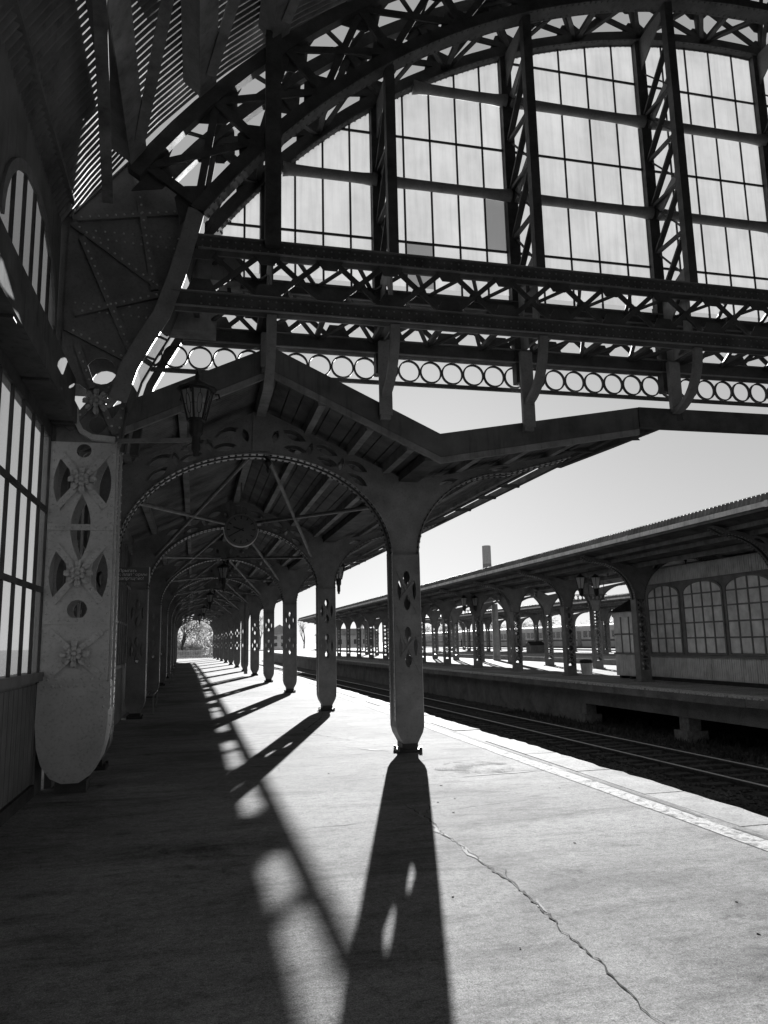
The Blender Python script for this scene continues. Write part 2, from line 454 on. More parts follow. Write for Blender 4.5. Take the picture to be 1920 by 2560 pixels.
for cx_, cy_, rx_, ry_ in ((3.45, 9.55, .5, .5),):
    P = [(cx_ + rx_ * math.cos(2 * PI * k / 18) * random.uniform(.75, 1.15), cy_ + ry_ * math.sin(2 * PI * k / 18) * random.uniform(.75, 1.15), .005) for k in range(18)]
    me = bpy.data.meshes.new('stain'); me.from_pydata(P, [], [tuple(range(18))]); link('stain', me, STAIN, plat)
# litter: little stones and leaf scraps lying about
random.seed(11)
for i in range(26):
    x = random.uniform(.9, 4.1); y = random.uniform(3.0, 10.5); r = random.uniform(.005, .014)
    a = random.uniform(0, 6)
    m = MB(); k = 5
    m.plate([(x + math.cos(a + 2 * PI * j / k) * r * random.uniform(.4, 1.5), y + math.sin(a + 2 * PI * j / k) * r * random.uniform(.5, 1.3)) for j in range(k)], [], .003, lambda u, v, w: (u, v, .004 + w))
    mk('scrap', m, PALE if random.random() < .8 else SEAM, plat)

# ------------------------------------------------------------------ tracks
def rail_x(y): return 10.63 - .035 * (y - 13) + .00012 * (y - 13) ** 2 - 2.4e-6 * max(0, y - 13) ** 3 * .6
def track(name, label, x_near, gauge, y0, y1, n_sl, sl=True):
    t = thing(name, label, 'track', (x_near(y0), y0, GZ), 'railway tracks')
    def loc(o): o.location = (-x_near(y0), -y0, -GZ)
    k = int((y1 - y0) / 2) + 1
    ys = [y0 + (y1 - y0) * i / k for i in range(k + 1)]
    for g in (0, gauge):
        m = MB(); rl = None
        for a0, a1, z0, z1 in ((-.034, .034, -1.35, -1.307), (-.01, .01, -1.42, -1.349), (-.06, .06, -1.435, -1.419)):
            mm = strip(ys, lambda y, a0=a0: x_near(y) + g + a0, lambda y, a1=a1: x_near(y) + g + a1, z0, z1); m.add(mm.v, mm.f)
        rl = mk('rail', m, RUSTM, t); loc(rl)
        mk('running_surface', strip(ys, lambda y: x_near(y) + g - .03, lambda y: x_near(y) + g + .03, -1.3065, -1.296), RAILM, rl)
    if sl:
        b = MB().box(-1.3, 1.3, -.12, .12, -.08, .1).mesh('sleeper'); b.materials.append(SLEEPER)
        for i in range(n_sl):
            y = y0 + .3 + i * .62
            o = link('sleeper', b, None, t)
            o.location = (x_near(y) + gauge / 2 - x_near(y0) + random.uniform(-.03, .03), y - y0, -.03 + random.uniform(-.015, .01))
            o.rotation_euler = (0, 0, random.uniform(-.02, .02) - (x_near(y) - x_near(y + 1)))
    return t
track('railway_track', 'railway track with dark sleepers running along the wall of the island platform', rail_x, 1.40, 4, 130, 160)
track('railway_track', 'track hidden close under the asphalt platform edge with painted line', lambda y: 6.1 + bend(y), 1.4, -4, 130, 0, False)
track('railway_track', 'track between the island platform and the platform with the train', lambda y: 24.0 - .01 * y, 1.4, 20, 150, 0, False)
# ballast stones and weeds along the visible track
random.seed(5)
m = MB()
def stone(m, c, r):
    o = len(m.v)
    for d in ((1, 0, 0), (0, 1, 0), (-1, 0, 0), (0, -1, 0), (.2, .1, .8), (0, 0, -.5)):
        k = r * random.uniform(.6, 1.3); m.v.append((c[0] + d[0] * k, c[1] + d[1] * k, c[2] + d[2] * k))
    for a, b in ((0, 1), (1, 2), (2, 3), (3, 0)): m.f += [(o + a, o + b, o + 4), (o + b, o + a, o + 5)]
for i in range(9000):
    y = 8 + 40 * random.random() ** 1.6; x = rail_x(y) + random.uniform(-1.6, 3.3)
    stone(m, (x, y, GZ + .02), random.uniform(.025, .07))
o = mk('ballast', m, GRAVEL, kind='stuff'); tag(o, 'dark broken ballast stones lying along the railway track', 'ballast')
m = MB()
for i in range(5200):
    y = 11 + 20 * random.random(); x = rail_x(y) + random.uniform(2.1, 5.2)
    h = random.uniform(.05, .22); a = random.uniform(0, PI); w = random.uniform(.015, .04)
    lx, ly = random.uniform(-.1, .1), random.uniform(-.1, .1)
    o0 = len(m.v)
    m.v += [(x - w * math.cos(a), y - w * math.sin(a), GZ), (x + w * math.cos(a), y + w * math.sin(a), GZ), (x + lx, y + ly, GZ + h)]
    m.f.append((o0, o0 + 1, o0 + 2))
o = mk('weeds', m, LEAF_D, kind='stuff'); tag(o, 'low weeds and dry grass growing under the island platform slab', 'weeds')

# ------------------------------------------------------------------ island platform (second) and the one beyond
def p2x(y): return 13.45 - .035 * max(0, y - 16) + .0002 * max(0, y - 16) ** 2 if y < 90 else 13.45 - 2.59 + 1.0952
ys2 = [8 + 2.0 * i for i in range(70)]
island = mk('island_platform', strip(ys2, lambda y: p2x(y) + .45, lambda y: 22.2, -.3, 0), ASPHALT, kind='structure')
mk('platform_wall', strip([y for y in ys2 if y >= 26], lambda y: p2x(y) + .35, lambda y: p2x(y) + .6, GZ, -.28), CONC_D, island)
mk('edge_beam', strip([y for y in ys2 if y <= 27], lambda y: p2x(y) + .3, lambda y: p2x(y) + .62, -.75, -.3), CONC_D, island)
mk('back_wall', strip([y for y in ys2 if y <= 27], lambda y: 18.0, lambda y: 18.3, GZ, -.3), CONC_D, island)
mk('far_wall', strip(ys2, lambda y: 21.9, lambda y: 22.15, GZ, -.3), CONC_D, island)
random.seed(21)
y = 8.0
while y < 90:
    L = random.choice((2.0, 2.4, 3.0)) if y < 40 else 3.0
    m = MB(); x0, x1 = p2x(y), p2x(y + L - .015); dz = random.uniform(-.012, .004)
    m.v = [(x0, y, -.25 + dz), (x0 + .45, y, -.25 + dz), (x1 + .45, y + L - .015, -.25 + dz), (x1, y + L - .015, -.25 + dz), (x0, y, dz), (x0 + .45, y, dz), (x1 + .45, y + L - .015, dz), (x1, y + L - .015, dz)]
    m.f = [(0, 3, 2, 1), (4, 5, 6, 7), (0, 1, 5, 4), (1, 2, 6, 5), (2, 3, 7, 6), (3, 0, 4, 7)]
    mk('coping_slab', m, CONC_D, island); y += L
m = strip([8 + .8 * i for i in range(120)], lambda y: p2x(y) + .10 + .02 * math.sin(y * 1.7), lambda y: p2x(y) + .40, .008, .014)
mk('bright_edge', strip([8 + 2 * i for i in range(48)], lambda y: p2x(y) - .012, lambda y: p2x(y) + .06, -.045, .012), PAINT, island)  # thin bright line along the slab edge, put in as pale colour
mk('painted_line', m, PAINT, island)
for y in (14.4, 20.2, 25.9):
    m = MB().box(p2x(y) + .35, p2x(y) + .75, y - .22, y + .22, GZ, -.75); m.box(p2x(y) + .22, p2x(y) + .9, y - .32, y + .32, GZ, GZ + .32)
    mk('brick_pier', m, BRICKM, island)
ys3 = [36 + 8 * i for i in range(20)]
third = mk('third_platform', strip(ys3, lambda y: 27.6, lambda y: 43, GZ + .3, 0), ASPHALT, kind='structure')
mk('platform_wall', strip(ys3, lambda y: 27.45, lambda y: 27.6, GZ, -.3), CONC, third)
mk('edge_strip', strip(ys3, lambda y: 27.3, lambda y: 27.6, -.3, .004), CONC_E, third)
p4 = mk('fourth_platform', strip(ys3, lambda y: 48, lambda y: 53, GZ + .3, 0), ASPHALT, kind='structure')
mk('edge_strip', strip(ys3, lambda y: 47.7, lambda y: 48, -.3, .004), CONC_E, p4)

# ================================================================== HALL: side wall of windows
WX = -1.75
sw = thing('side_wall', 'dark hall side wall with tall glazed bars, ledge and arched upper windows', 'wall', (WX, 6, 0))
def sp(name, mb, mat, parent=sw, **k):
    o = mk(name, mb, mat, parent, **k); o.location = (-WX, -6, 0) if parent is sw else (0, 0, 0); return o
Y0, Y1 = -8.0, 9.42
pn = sp('wainscot', MB().box(WX - .12, WX - .02, Y0, Y1, .0, 1.24), WALLP)
m = MB()
for i in range(80):
    y = Y1 - .08 - i * .2
    m.box(WX - .02, WX - .008, y, y + .175, .14, 1.2)
sp('wainscot_boards', m, WALLP)
sp('skirting', MB().box(WX - .02, WX + .02, Y0, Y1, .003, .13), IRON_D)
sp('sill', MB().box(WX - .14, WX + .06, Y0, Y1, 1.243, 1.335), WALLP)
MY = [9.42 - .475 * i for i in range(30)]
for y in MY: sp('mullion', MB().box(WX - .014, WX + .014, y - .03, y + .03, 1.336, 4.05), IRON_D)
for z in (2.25, 3.17): sp('transom', MB().box(WX - .012, WX + .017, Y0 + .01, Y1 - .03, z - .03, z + .03), IRON_D)
zs = [1.336, 2.22, 2.28, 3.14, 3.2, 4.05]
for a, b in zip(MY, MY[1:]):
    for k in (0, 2, 4): sp('pane', MB().box(WX - .012, WX - .008, b + .03, a - .03, zs[k] + .002, zs[k + 1] - .002), FROST_S)
# ledge (box beam) above the lower windows
sp('ledge', MB().box(WX - .1, -1.5, Y0, Y1, 4.2, 4.78), LEDGEM)
sp('ledge_edge', MB().box(-1.499, -1.45, Y0, Y1, 4.2, 4.42), LEDGEM)
sp('head_rail', MB().box(WX - .08, WX + .02, Y0, Y1, 4.052, 4.198), IRON_D)
for i in range(7): sp('ledge_rib', MB().box(WX + .03, -1.47, 9.2 - i * 1.5, 9.32 - i * 1.5, 4.17, 4.199), IRON_D)
# upper arched windows between z 4.8 and 7
def upper_bay(yc):
    hw = 1.3; zb, zsps = 4.86, 5.35
    hole = [(yc - hw, zb)] + [(yc + hw, zb)] + [(yc + hw * math.cos(t), zsps + 1.0 * math.sin(t)) for t in [PI * k / 16 for k in range(17)]]
    return hole
holes = [upper_bay(yc) for yc in (7.95, 4.9, 1.85)]
sp('upper_wall', MB().plate([(Y0, 4.781), (Y1, 4.781), (Y1, 7.6), (Y0, 7.6)], holes, .03, YZ(WX - .015)), WALLP)
for yc in (7.95, 4.9, 1.85):
    arc = [(WX, yc + 1.3 * math.cos(PI * k / 20), 5.35 + 1.0 * math.sin(PI * k / 20)) for k in range(21)]
    sp('window_arch', MB().sweep(arc, .001, .03, -.02, .09, (1, 0, 0)), IRON)
    for i in range(-2, 3):
        y = yc + i * .43; zt = 5.35 + math.sqrt(max(0, 1 - ((y - yc) / 1.3) ** 2))
        sp('mullion', MB().box(WX - .014, WX + .014, y - .03, y + .03, 4.86, zt), IRON_D)
    sp('transom', MB().box(WX - .012, WX + .017, yc - 1.29, yc + 1.29, 4.98, 5.03), IRON_D)
    for i in range(-3, 3):
        ya, yb = yc + i * .43 + .026, yc + (i + 1) * .43 - .026
        if i == -3: ya = yc - 1.29
        if i == 2: yb = yc + 1.29
        top = [(yb + (ya - yb) * k / 4) for k in range(5)]
        out = [(ya, 4.865), (yb, 4.865)] + [(t, 5.345 + .99 * math.sqrt(max(0, 1 - ((t - yc) / 1.3) ** 2))) for t in top]
        sp('pane', MB().plate(out, [], .004, YZ(WX - .01)), FROST_U)
sp('wall_plate', MB().box(WX - .04, WX + .16, Y0, 9.3, 6.98, 7.2), WALLP)

# ================================================================== HALL: riveted pier
def rosette(r):
    m = MB()
    for ring, (n, ra, rb, w, h0, h1) in enumerate(((8, .30, 1.0, .42, .10, .28), (6, .12, .52, .36, .30, .48))):
        for k in range(n):
            t = 2 * PI * (k + .5 * ring) / n; c, s_ = math.cos(t), math.sin(t)
            o = len(m.v); P = []
            for i, (u, ww, hh) in enumerate(((ra, .35, h0), (ra + (rb - ra) * .45, .9, h1), (ra + (rb - ra) * .8, 1.0, h1 * .9), (rb, .55, h0 * .9))):
                for sgn, dh in ((-1, 0.06), (0, -.05), (1, 0.06)):
                    x = u; yv = sgn * ww * w * .5
                    P.append(((x * c - yv * s_) * r, -(hh + dh) * r, (x * s_ + yv * c) * r))
            m.v += P
            m.v += [(p[0], p[1] + .12 * r, p[2]) for p in P]
            for i in range(3):
                for j in range(2):
                    a = o + i * 3 + j; m.f.append((a, a + 1, a + 4, a + 3)); m.f.append((a + 12, a + 15, a + 16, a + 13))
            rim = [0, 1, 2, 5, 8, 11, 10, 9, 6, 3]
            for i in range(10):
                a, b = rim[i], rim[(i + 1) % 10]; m.f.append((o + a, o + b, o + b + 12, o + a + 12))
    m.lathe([(.02 * r, -.62 * r), (.12 * r, -.56 * r), (.17 * r, -.44 * r), (.15 * r, -.2 * r), (.3 * r, .0)], (0, 0, 0), 10, 'y')
    return m
PY0, PY1 = 9.42, 9.88
YBK = 10.0
pier = thing('hall_pier', 'massive riveted iron pier with cut-out panels, cross straps and flower rosettes', 'pier', (-1.37, 9.65, 0))
def pp(name, mb, mat, parent=pier, **k):
    o = mk(name, mb, mat, parent, **k)
    if parent is pier: o.location = (1.37, -9.65, 0)
    return o
PL, PR = -1.735, -1.005
# shaft front web with cut-outs; one X panel above z 2.98, one below, blind panel from 1.3 to 1.85
def panel_holes(zc):
    xc = (PL + PR) / 2
    H = [circ(xc, zc + .40, .085, 14), lens(xc - .225, zc + .01, .68, .19, PI / 2, 9), lens(xc + .225, zc + .01, .68, .19, PI / 2, 9)]
    return H
xc = (PL + PR) / 2
hol = panel_holes(3.5) + [lens(xc, 2.98, .80, .22, PI / 2, 11)] + [lens(xc - .225, 2.42, .68, .19, PI / 2, 9), lens(xc + .225, 2.42, .68, .19, PI / 2, 9), circ(xc, 2.03, .11, 14)]
bot = [(PL, 1.22), (PR, 1.22)]
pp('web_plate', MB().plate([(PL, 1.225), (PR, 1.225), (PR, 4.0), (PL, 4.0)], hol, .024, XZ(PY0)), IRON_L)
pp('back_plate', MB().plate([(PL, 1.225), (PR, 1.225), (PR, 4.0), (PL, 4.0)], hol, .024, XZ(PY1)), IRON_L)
pp('side_plate', MB().box(PL, PL + .02, PY0 + .014, PY1 - .014, 1.225, 4.0), IRON_L)
for ya, yb in ((PY0 + .014, PY0 + .10), (PY1 - .10, PY1 - .014)):
    pp('flange', MB().box(PR - .02, PR, ya, yb, 1.225, 4.0), GLOSS_E)
# shoe: rounded foot
foot = [(PL - .015, 1.215), (PL - .02, .75), (PL + .005, .50), (PL + .06, .32), (PL + .16, .18), (PL + .28, .12), (PR - .27, .12), (PR - .15, .2), (PR - .06, .36), (PR - .01, .55), (PR + .015, .78), (PR + .015, 1.215)]
pp('shoe', MB().plate(foot, [], PY1 - PY0 + .03, XZ((PY0 + PY1) / 2)), IRON_L)
pp('base_block', MB().box(PL + .2, PR - .2, PY0 + .08, PY1 - .08, 0, .121), IRON_D)
pp('corner_strap', MB().box(PR + .002, PR + .028, PY0 + .01, PY0 + .09, .9, 3.99).box(PR + .002, PR + .028, PY1 - .09, PY1 - .01, .9, 3.99), GLOSS_E)
# straps, bands and rivets on the face
bands = [1.25, 1.9, 2.98]
rv = MB(); FY = PY0 - .012
for z in bands:
    pp('band', MB().box(PL + .005, PR - .005, FY - .016, FY - .001, z - .035, z + .035), IRON_L)
    for i in range(7): rv.rivet((PL + .09 + i * .092, FY - .016, z), (0, -1, 0), .017)
for z in (1.17,):
    for i in range(8): rv.rivet((PL + .06 + i * .085, PY0 - .017, z), (0, -1, 0), .015)
i = 0
z = .62
while z < 3.98:
    if z > 1.22:
        rv.rivet((PL + .035, FY, z), (0, -1, 0), .015); rv.rivet((PR - .035, FY, z), (0, -1, 0), .015)
    else: rv.rivet((PR - .04, PY0 - .016, z), (0, -1, 0), .014)
    rv.rivet((PR + .028, PY0 + .05, z), (1, 0, 0), .014); rv.rivet((PR + .028, PY1 - .05, z), (1, 0, 0), .014)
    z += .105
ros = rosette(.158).mesh('rosette')
def xpanel(zc, dx, dz, flat=False):
    for sx in (-1, 1):
        p = Vector((xc - sx * dx, FY - .012 - (.006 if sx > 0 else 0), zc - dz)); q = Vector((xc + sx * dx, p.y, zc + dz))
        pp('cross_strap', MB().bar(p, q, .075, .022, (0, -1, 0)), IRON_L)
        for t in (.08, .22, .36, .64, .78, .92):
            c = p.lerp(q, t); rv.rivet((c.x, c.y - .011, c.z), (0, -1, 0), .017)
    o = link('rosette', ros, IRON_L, pier); o.location = (xc + 1.37, FY - .03 - 9.65, zc)
xpanel(3.54, .26, .32); xpanel(2.44, .26, .33); xpanel(1.53, .28, .25)
# bracketed head: the big gusset joining the arch
AC = (8.45, 1.0)
def ap(r, deg): return (AC[0] + r * math.cos(R(deg)), AC[1] + r * math.sin(R(deg)))
inner = [ap(10.28, d) for d in (150.5, 153, 156, 159, 162.4)]
inner = [(-.965, 4.02), (-.91, 4.5), (-.79, 4.93), (-.62, 5.27), (-.43, 5.62), (-.26, 6.15), (-.12, 6.7), (-.03, 7.1)]
gout = [(-1.69, 4.0), (-.97, 4.0)] + inner + [(-.04, 7.15), (-.92, 7.78), (-1.66, 6.86)]
gh = [circ(-1.21, 4.90, .17, 16), [(-1.58, 4.22), (-1.46, 4.24), (-1.37, 4.40), (-1.34, 4.52), (-1.38, 4.66), (-1.46, 4.72), (-1.58, 4.72)], lens(-1.06, 4.50, .46, .17, R(80), 9), lens(-1.23, 4.22, .24, .2, PI / 2)]
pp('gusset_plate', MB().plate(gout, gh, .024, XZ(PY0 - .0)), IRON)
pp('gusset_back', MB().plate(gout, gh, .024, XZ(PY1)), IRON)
pp('gusset_cap', MB().sweep([(-1.66, 0, 6.87), (-.92, 0, 7.79), (-.04, 0, 7.16)], PY0 - .05, PY1 + .05, 0, .02), IRON)
ribs = [((-1.62, 6.84), (-.1, 7.12)), ((-.92, 7.72), (-.62, 5.98)), ((-1.62, 6.78), (-.42, 5.92)), ((-1.5, 6.6), (-.8, 4.98)), ((-1.64, 5.42), (-.8, 5.0)), ((-1.55, 5.6), (-.5, 5.95)), ((-1.5, 5.2), (-1.3, 4.66)), ((-.86, 4.9), (-1.2, 4.6)), ((-1.2, 4.5), (-1.02, 4.1)), ((-1.55, 4.15), (-1.3, 4.5))]
for j, (a, b) in enumerate(ribs):
    yy = FY - .027 - .003 * (j % 4)
    pp('rib', MB().bar((a[0], yy, a[1]), (b[0], yy, b[1]), .085 if j < 6 else .075, .05, (0, -1, 0)), IRON if j >= 6 else GLOSSY)
    L = math.hypot(b[0] - a[0], b[1] - a[1]); k = int(L / .1)
    for i in range(1, k):
        rv.rivet((a[0] + (b[0] - a[0]) * i / k, yy - .025, a[1] + (b[1] - a[1]) * i / k), (0, -1, 0), .016)
for j, row in enumerate((((-1.35, 6.72), (-.35, 6.72)), ((-1.3, 6.62), (-.4, 6.58)), ((-1.55, 5.75), (-.6, 5.75)), ((-1.45, 5.66), (-.62, 5.62)))):
    for i in range(10): rv.rivet((row[0][0] + (row[1][0] - row[0][0]) * i / 9, FY, row[0][1] + (row[1][1] - row[0][1]) * i / 9), (0, -1, 0), .015)
# inner flange of the gusset following the arch
fl = [(p[0] + .012, 0, p[1]) for p in inner[::-1]] + [(-.955, 0, 4.0)]
pp('gusset_flange', MB().sweep(fl, PY0 - .04, PY0 + .06, -.012, .012), LEDGEM)
pp('gusset_flange', MB().sweep(fl, PY1 - .06, PY1 + .04, -.012, .012), LEDGEM)
pp('haunch_rib', MB().sweep([(p[0] + .10, 0, p[2]) for p in fl], YBK - .06, YBK + .06, -.05, .05), IRON_D)
pp('wall_pilaster', MB().box(-1.87, -1.61, 9.45, 9.86, 4.02, 7.25).box(-1.87, -1.738, 9.45, 9.86, 0, 4.02), IRON)
for a, b in zip(fl, fl[1:]):
    L = (Vector(b) - Vector(a)).length; k = max(1, int(L / .1))
    for i in range(k):
        t = (i + .5) / k; x = a[0] + (b[0] - a[0]) * t - .05; zz = a[2] + (b[2] - a[2]) * t
        rv.rivet((x, FY, zz), (0, -1, 0), .016)
pp('rivets', rv, IRON_L, kind='stuff')
o = link('rosette', ros, IRON_L, pier); o.location = (-1.25 + 1.37, FY - .03 - 9.65, 4.5)
# haunch: the front rib running down over the gusset edge
hp_ = [(p[0] * .956, 0, (p[1] - 1.6) * .956 + 1.6) for p in inner if p[1] > 4.4]
pp('haunch_front', MB().sweep(hp_, 8.93, 8.97, -.20, 0), IRON)
pp('haunch_soffit', MB().sweep(hp_, 8.972, 9.40, -.014, .0), LEDGEM)
# curved ledge bracket meeting the pier
cb = [(-1.47, 9.36, 4.4), (-1.46, 9.37, 4.24), (-1.40, 9.37, 4.12), (-1.28, 9.37, 4.05), (-1.02, 9.37, 4.03)]
pp('curved_bracket', MB().sweep(cb, -.06, .04, -.03, .03), IRON_L)

# ================================================================== HALL: corrugated vault and purlins
hr = thing('hall_vault', 'corrugated vaulted hall roof over dark riveted purlins', 'roof', (0, 3, 10))
def hp(name, mb, mat, **k):
    o = mk(name, mb, mat, hr, **k); o.location = (0, -3, -10); return o
m = MB(); ny = 0; ang = [150.5 - 3.2 * i for i in range(38)]
ycs = []
y = -20.0; pitch = .105
while y < 9.55:
    ycs += [(y, .0), (y + pitch * .28, .034), (y + pitch * .5, .034), (y + pitch * .78, .0)]; y += pitch
for yy, dr in ycs:
    for a in ang:
        p = ap(11.72 + dr, a); m.v.append((p[0], yy, p[1]))
na = len(ang)
for i in range(len(ycs) - 1):
    for k in range(na - 1): m.f.append((i * na + k, i * na + k + 1, (i + 1) * na + k + 1, (i + 1) * na + k))
hp('corrugated_sheet', m, ROOFH)
NODE = [145.0 - 6.6 * i for i in range(17)]
for a in NODE:
    p = ap(11.5, a); d = Vector((math.cos(R(a)), 0, math.sin(R(a))))
    hp('purlin', MB().bar((p[0], -20, p[1]), (p[0], 9.0, p[1]), .2, .3, d), IRON)
    q = ap(11.33, a)
    hp('purlin_flange', MB().bar((q[0], -20, q[1]), (q[0], 9.0, q[1]), .3, .02, d), PURLIN)
for (a0, y0, a1, y1) in ((145, 8.6, 138.4, 5.0), (138.4, 8.6, 131.8, 5.0), (148.5, 9.0, 145, 4.2), (131.8, 8.6, 125.2, 5)):
    p, q = ap(11.28, a0), ap(11.28, a1)
    hp('wind_brace', MB().bar((p[0], y0, p[1]), (q[0], y1, q[1]), .12, .05), PURLIN)

# ================================================================== HALL: end arch (twin trussed ribs)
arch = thing('hall_arch', 'great trussed iron arch of the hall with crossed lattice webs', 'arch truss', (3, 9.4, 9))
def arp(name, mb, mat=IRON_D, **k):
    o = mk(name, mb, mat, arch, **k); o.location = (-3, -9.4, -9); return o
YF, YB = 9.0, 9.82
A0, A1 = 145.6, 52.0
def arcp(r, a0=A0, a1=A1, n=44): return [(ap(r, a0 + (a1 - a0) * k / n)[0], 0, ap(r, a0 + (a1 - a0) * k / n)[1]) for k in range(n + 1)]
for Yp in (YF, YB):
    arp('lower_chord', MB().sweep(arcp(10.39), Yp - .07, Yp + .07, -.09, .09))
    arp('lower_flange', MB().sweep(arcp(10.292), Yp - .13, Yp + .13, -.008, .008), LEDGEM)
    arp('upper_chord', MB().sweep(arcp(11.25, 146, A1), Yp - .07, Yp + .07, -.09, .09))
    rr = MB()
    for k in range(165):
        a = 145 - k * .56; p = ap(10.283, a); d = (-math.cos(R(a)), 0, -math.sin(R(a)))
        for s_ in (-.1, .1): rr.rivet((p[0], Yp + s_, p[1]), d, .017)
    arp('flange_rivets', rr, LEDGEM, kind='stuff')
    cells = [145.0 - 3.3 * 2 * i for i in range(15)]
    for a, b in zip(cells, cells[1:]):
        ua, ub, la, lb, mid = ap(11.18, a), ap(11.18, b), ap(10.46, a), ap(10.46, b), None
        w = MB()
        w.bar((ua[0], Yp - .02, ua[1]), (lb[0], Yp - .02, lb[1]), .095, .03, (0, 1, 0))
        w.bar((la[0], Yp + .02, la[1]), (ub[0], Yp + .02, ub[1]), .095, .03, (0, 1, 0))
        arp('cross_web', w)
        arp('post', MB().bar((ua[0], Yp, ua[1]), (la[0], Yp, la[1]), .12, .06, (0, 1, 0)))
        for r0, s_ in ((11.17, -1), (10.47, 1)):
            p0, p1, p2, p3 = ap(r0, a + 1.9), ap(r0, a - 1.9), ap(r0 + s_ * .26, a - .55), ap(r0 + s_ * .26, a + .55)
            arp('node_gusset', MB().plate([p0, p1, p2, p3], [], .02, XZ(Yp + .048)))
# lattice joining the two ribs
for i in range(30):
    a = 145 - 3.3 * i; b = a - 3.3
    for r0 in (10.39, 11.25):
        p, q = ap(r0, a), ap(r0, b)
        f = (YF, YB) if i % 2 else (YB, YF)
        arp('tie_bar', MB().bar((p[0], f[0], p[1]), (q[0], f[1], q[1]), .06, .03))
        if i % 2 == 0: arp('strut', MB().bar((p[0], YF, p[1]), (p[0], YB, p[1]), .07, .07))

# ================================================================== HALL: glazed end screen
scr = thing('end_screen', 'glazed gable screen of frosted panes closing the hall above the platforms', 'glass screen', (3, 9.4, 6.6))
def sc(name, mb, mat=IRON_D, **k):
    o = mk(name, mb, mat, scr, **k); o.location = (-3, -9.4, -6.6); return o
MX = [.80, 2.37, 4.43, 6.80, 9.05, 11.3]
def ztop(x, r=10.3):
    d = r * r - (x - AC[0]) ** 2
    return AC[1] + math.sqrt(d) if d > 0 else 0
ZB = 6.55
for x in MX:
    zt = ztop(x)
    if x < 1: sc('front_post', MB().box(x - .1, x + .1, YF - .17, YF - .075, ZB - .1, 9.45))
    else: sc('front_post', MB().box(x - .065, x + .065, YF - .07, YF + .05, ZB, ztop(x) - .0))
    sc('back_post', MB().box(x - .085, x + .085, YB - .09, YB + .05, 5.2, zt))
    sc('post_plate', MB().plate([(YF - .05, zt - .0), (YB, zt), (YB - .08, zt - .55), (YF + .1, zt - .12)], [], .02, YZ(x)), IRON)
    sc('foot_plate', MB().plate([(YF, ZB + .002), (YB - .09, ZB + .002), (YB - .09, ZB + .1), (YF, ZB + .42)], [], .02, YZ(x + .02)), PURLIN)
    sc('web_plate', MB().plate([(YF + .08, 5.62), (YB - .12, 5.62), (YB - .12, 6.55), (YF + .08, 6.55)], [circ((YF + YB) / 2, 6.08, .16, 12, .26)], .02, YZ(x)), PURLIN)
    z = ZB + .1; k = 0
    while z < zt - .75:
        a, b = ((YF, z), (YB - .08, z + .78)) if True else None
        lw = MB().bar((x, YF + .03, z + .75), (x, YB - .08, z), .035, .085, (1, 0, 0))
        lw.bar((x + .03, YF + .03, z), (x + .03, YB - .08, z + .78), .02, .03, (1, 0, 0))
        sc('lattice', lw)
        sc('lattice_strut', MB().bar((x, YF, z), (x, YB - .06, z), .05, .05, (1, 0, 0)))
        z += .785
for zt in (8.1, 9.68):
    x0 = AC[0] - math.sqrt(10.3 ** 2 - (zt - 1) ** 2)
    xs = [x0] + [x for x in MX if x > x0 + .2]
    for a, b in zip(xs, xs[1:]):
        L = b - a
        pts = [(a + L * t, YB - .09, zt) for t in (.02, .08, .16, .3, .5, .7, .84, .92, .98)]
        sc('tube_rail', MB().tube(pts, [.105, .09, .08, .076, .075, .076, .08, .09, .105], 10), IRON, smooth=True)
    for x in xs[1:]:
        sc('rail_knee', MB().plate([(YF + .05, zt + .42), (YF + .05, zt + .3), (YB - .3, zt - .02), (YB - .06, zt - .1), (YB - .06, zt + .1), (YB - .2, zt + .12)], [], .03, YZ(x + .04)), IRON)
rows = [6.55, 7.24, 8.1, 8.9, 9.68, 10.42, 11.3]
for z in rows[1:]:
    if z in (8.1, 9.68): continue
    x0 = AC[0] - math.sqrt(max(0, 10.3 ** 2 - (z - 1) ** 2)) if z < 11.2 else None
    if x0: sc('glazing_bar', MB().box(x0, 11.3, YB - .012, YB + .018, z - .016, z + .016))
edges = [.20, .80] + MX[1:]
random.seed(2)
dull = {(2, 4, 0): 1, (2, 1, 0): 2}
for bi, (a, b) in enumerate(zip(edges, edges[1:])):
    n = 5 if bi > 0 else 2
    if bi == 1: n = 4
    W = (b - a) / n
    for i in range(n):
        xa, xb = a + i * W, a + (i + 1) * W
        if i > 0:
            zt = ztop(xa)
            if zt > 6.7: sc('glazing_bar', MB().box(xa - .013, xa + .013, YB - .008, YB + .014, 6.0, zt))
        for ri in range(6):
            z0, z1 = rows[ri] + .004, rows[ri + 1] - .004
            xa2, xb2 = xa + .012, xb - .012
            tops = [(x, min(z1, ztop(x) - .02)) for x in [xb2 + (xa2 - xb2) * k / 5 for k in range(6)]]
            if max(t[1] for t in tops) < z0 + .05: continue
            out = [t for t in tops if t[1] > z0 + .01]
            if len(out) < 2: continue
            poly = [(out[-1][0], z0), (out[0][0], z0)] + out
            mt = FROST
            if (bi, i, ri) in ((2, 4, 1), (2, 1, 0)): mt = FROST_D
            sc('pane', MB().plate(poly, [], .005, XZ(YB + .004 + random.uniform(-.003, .003))), mt)

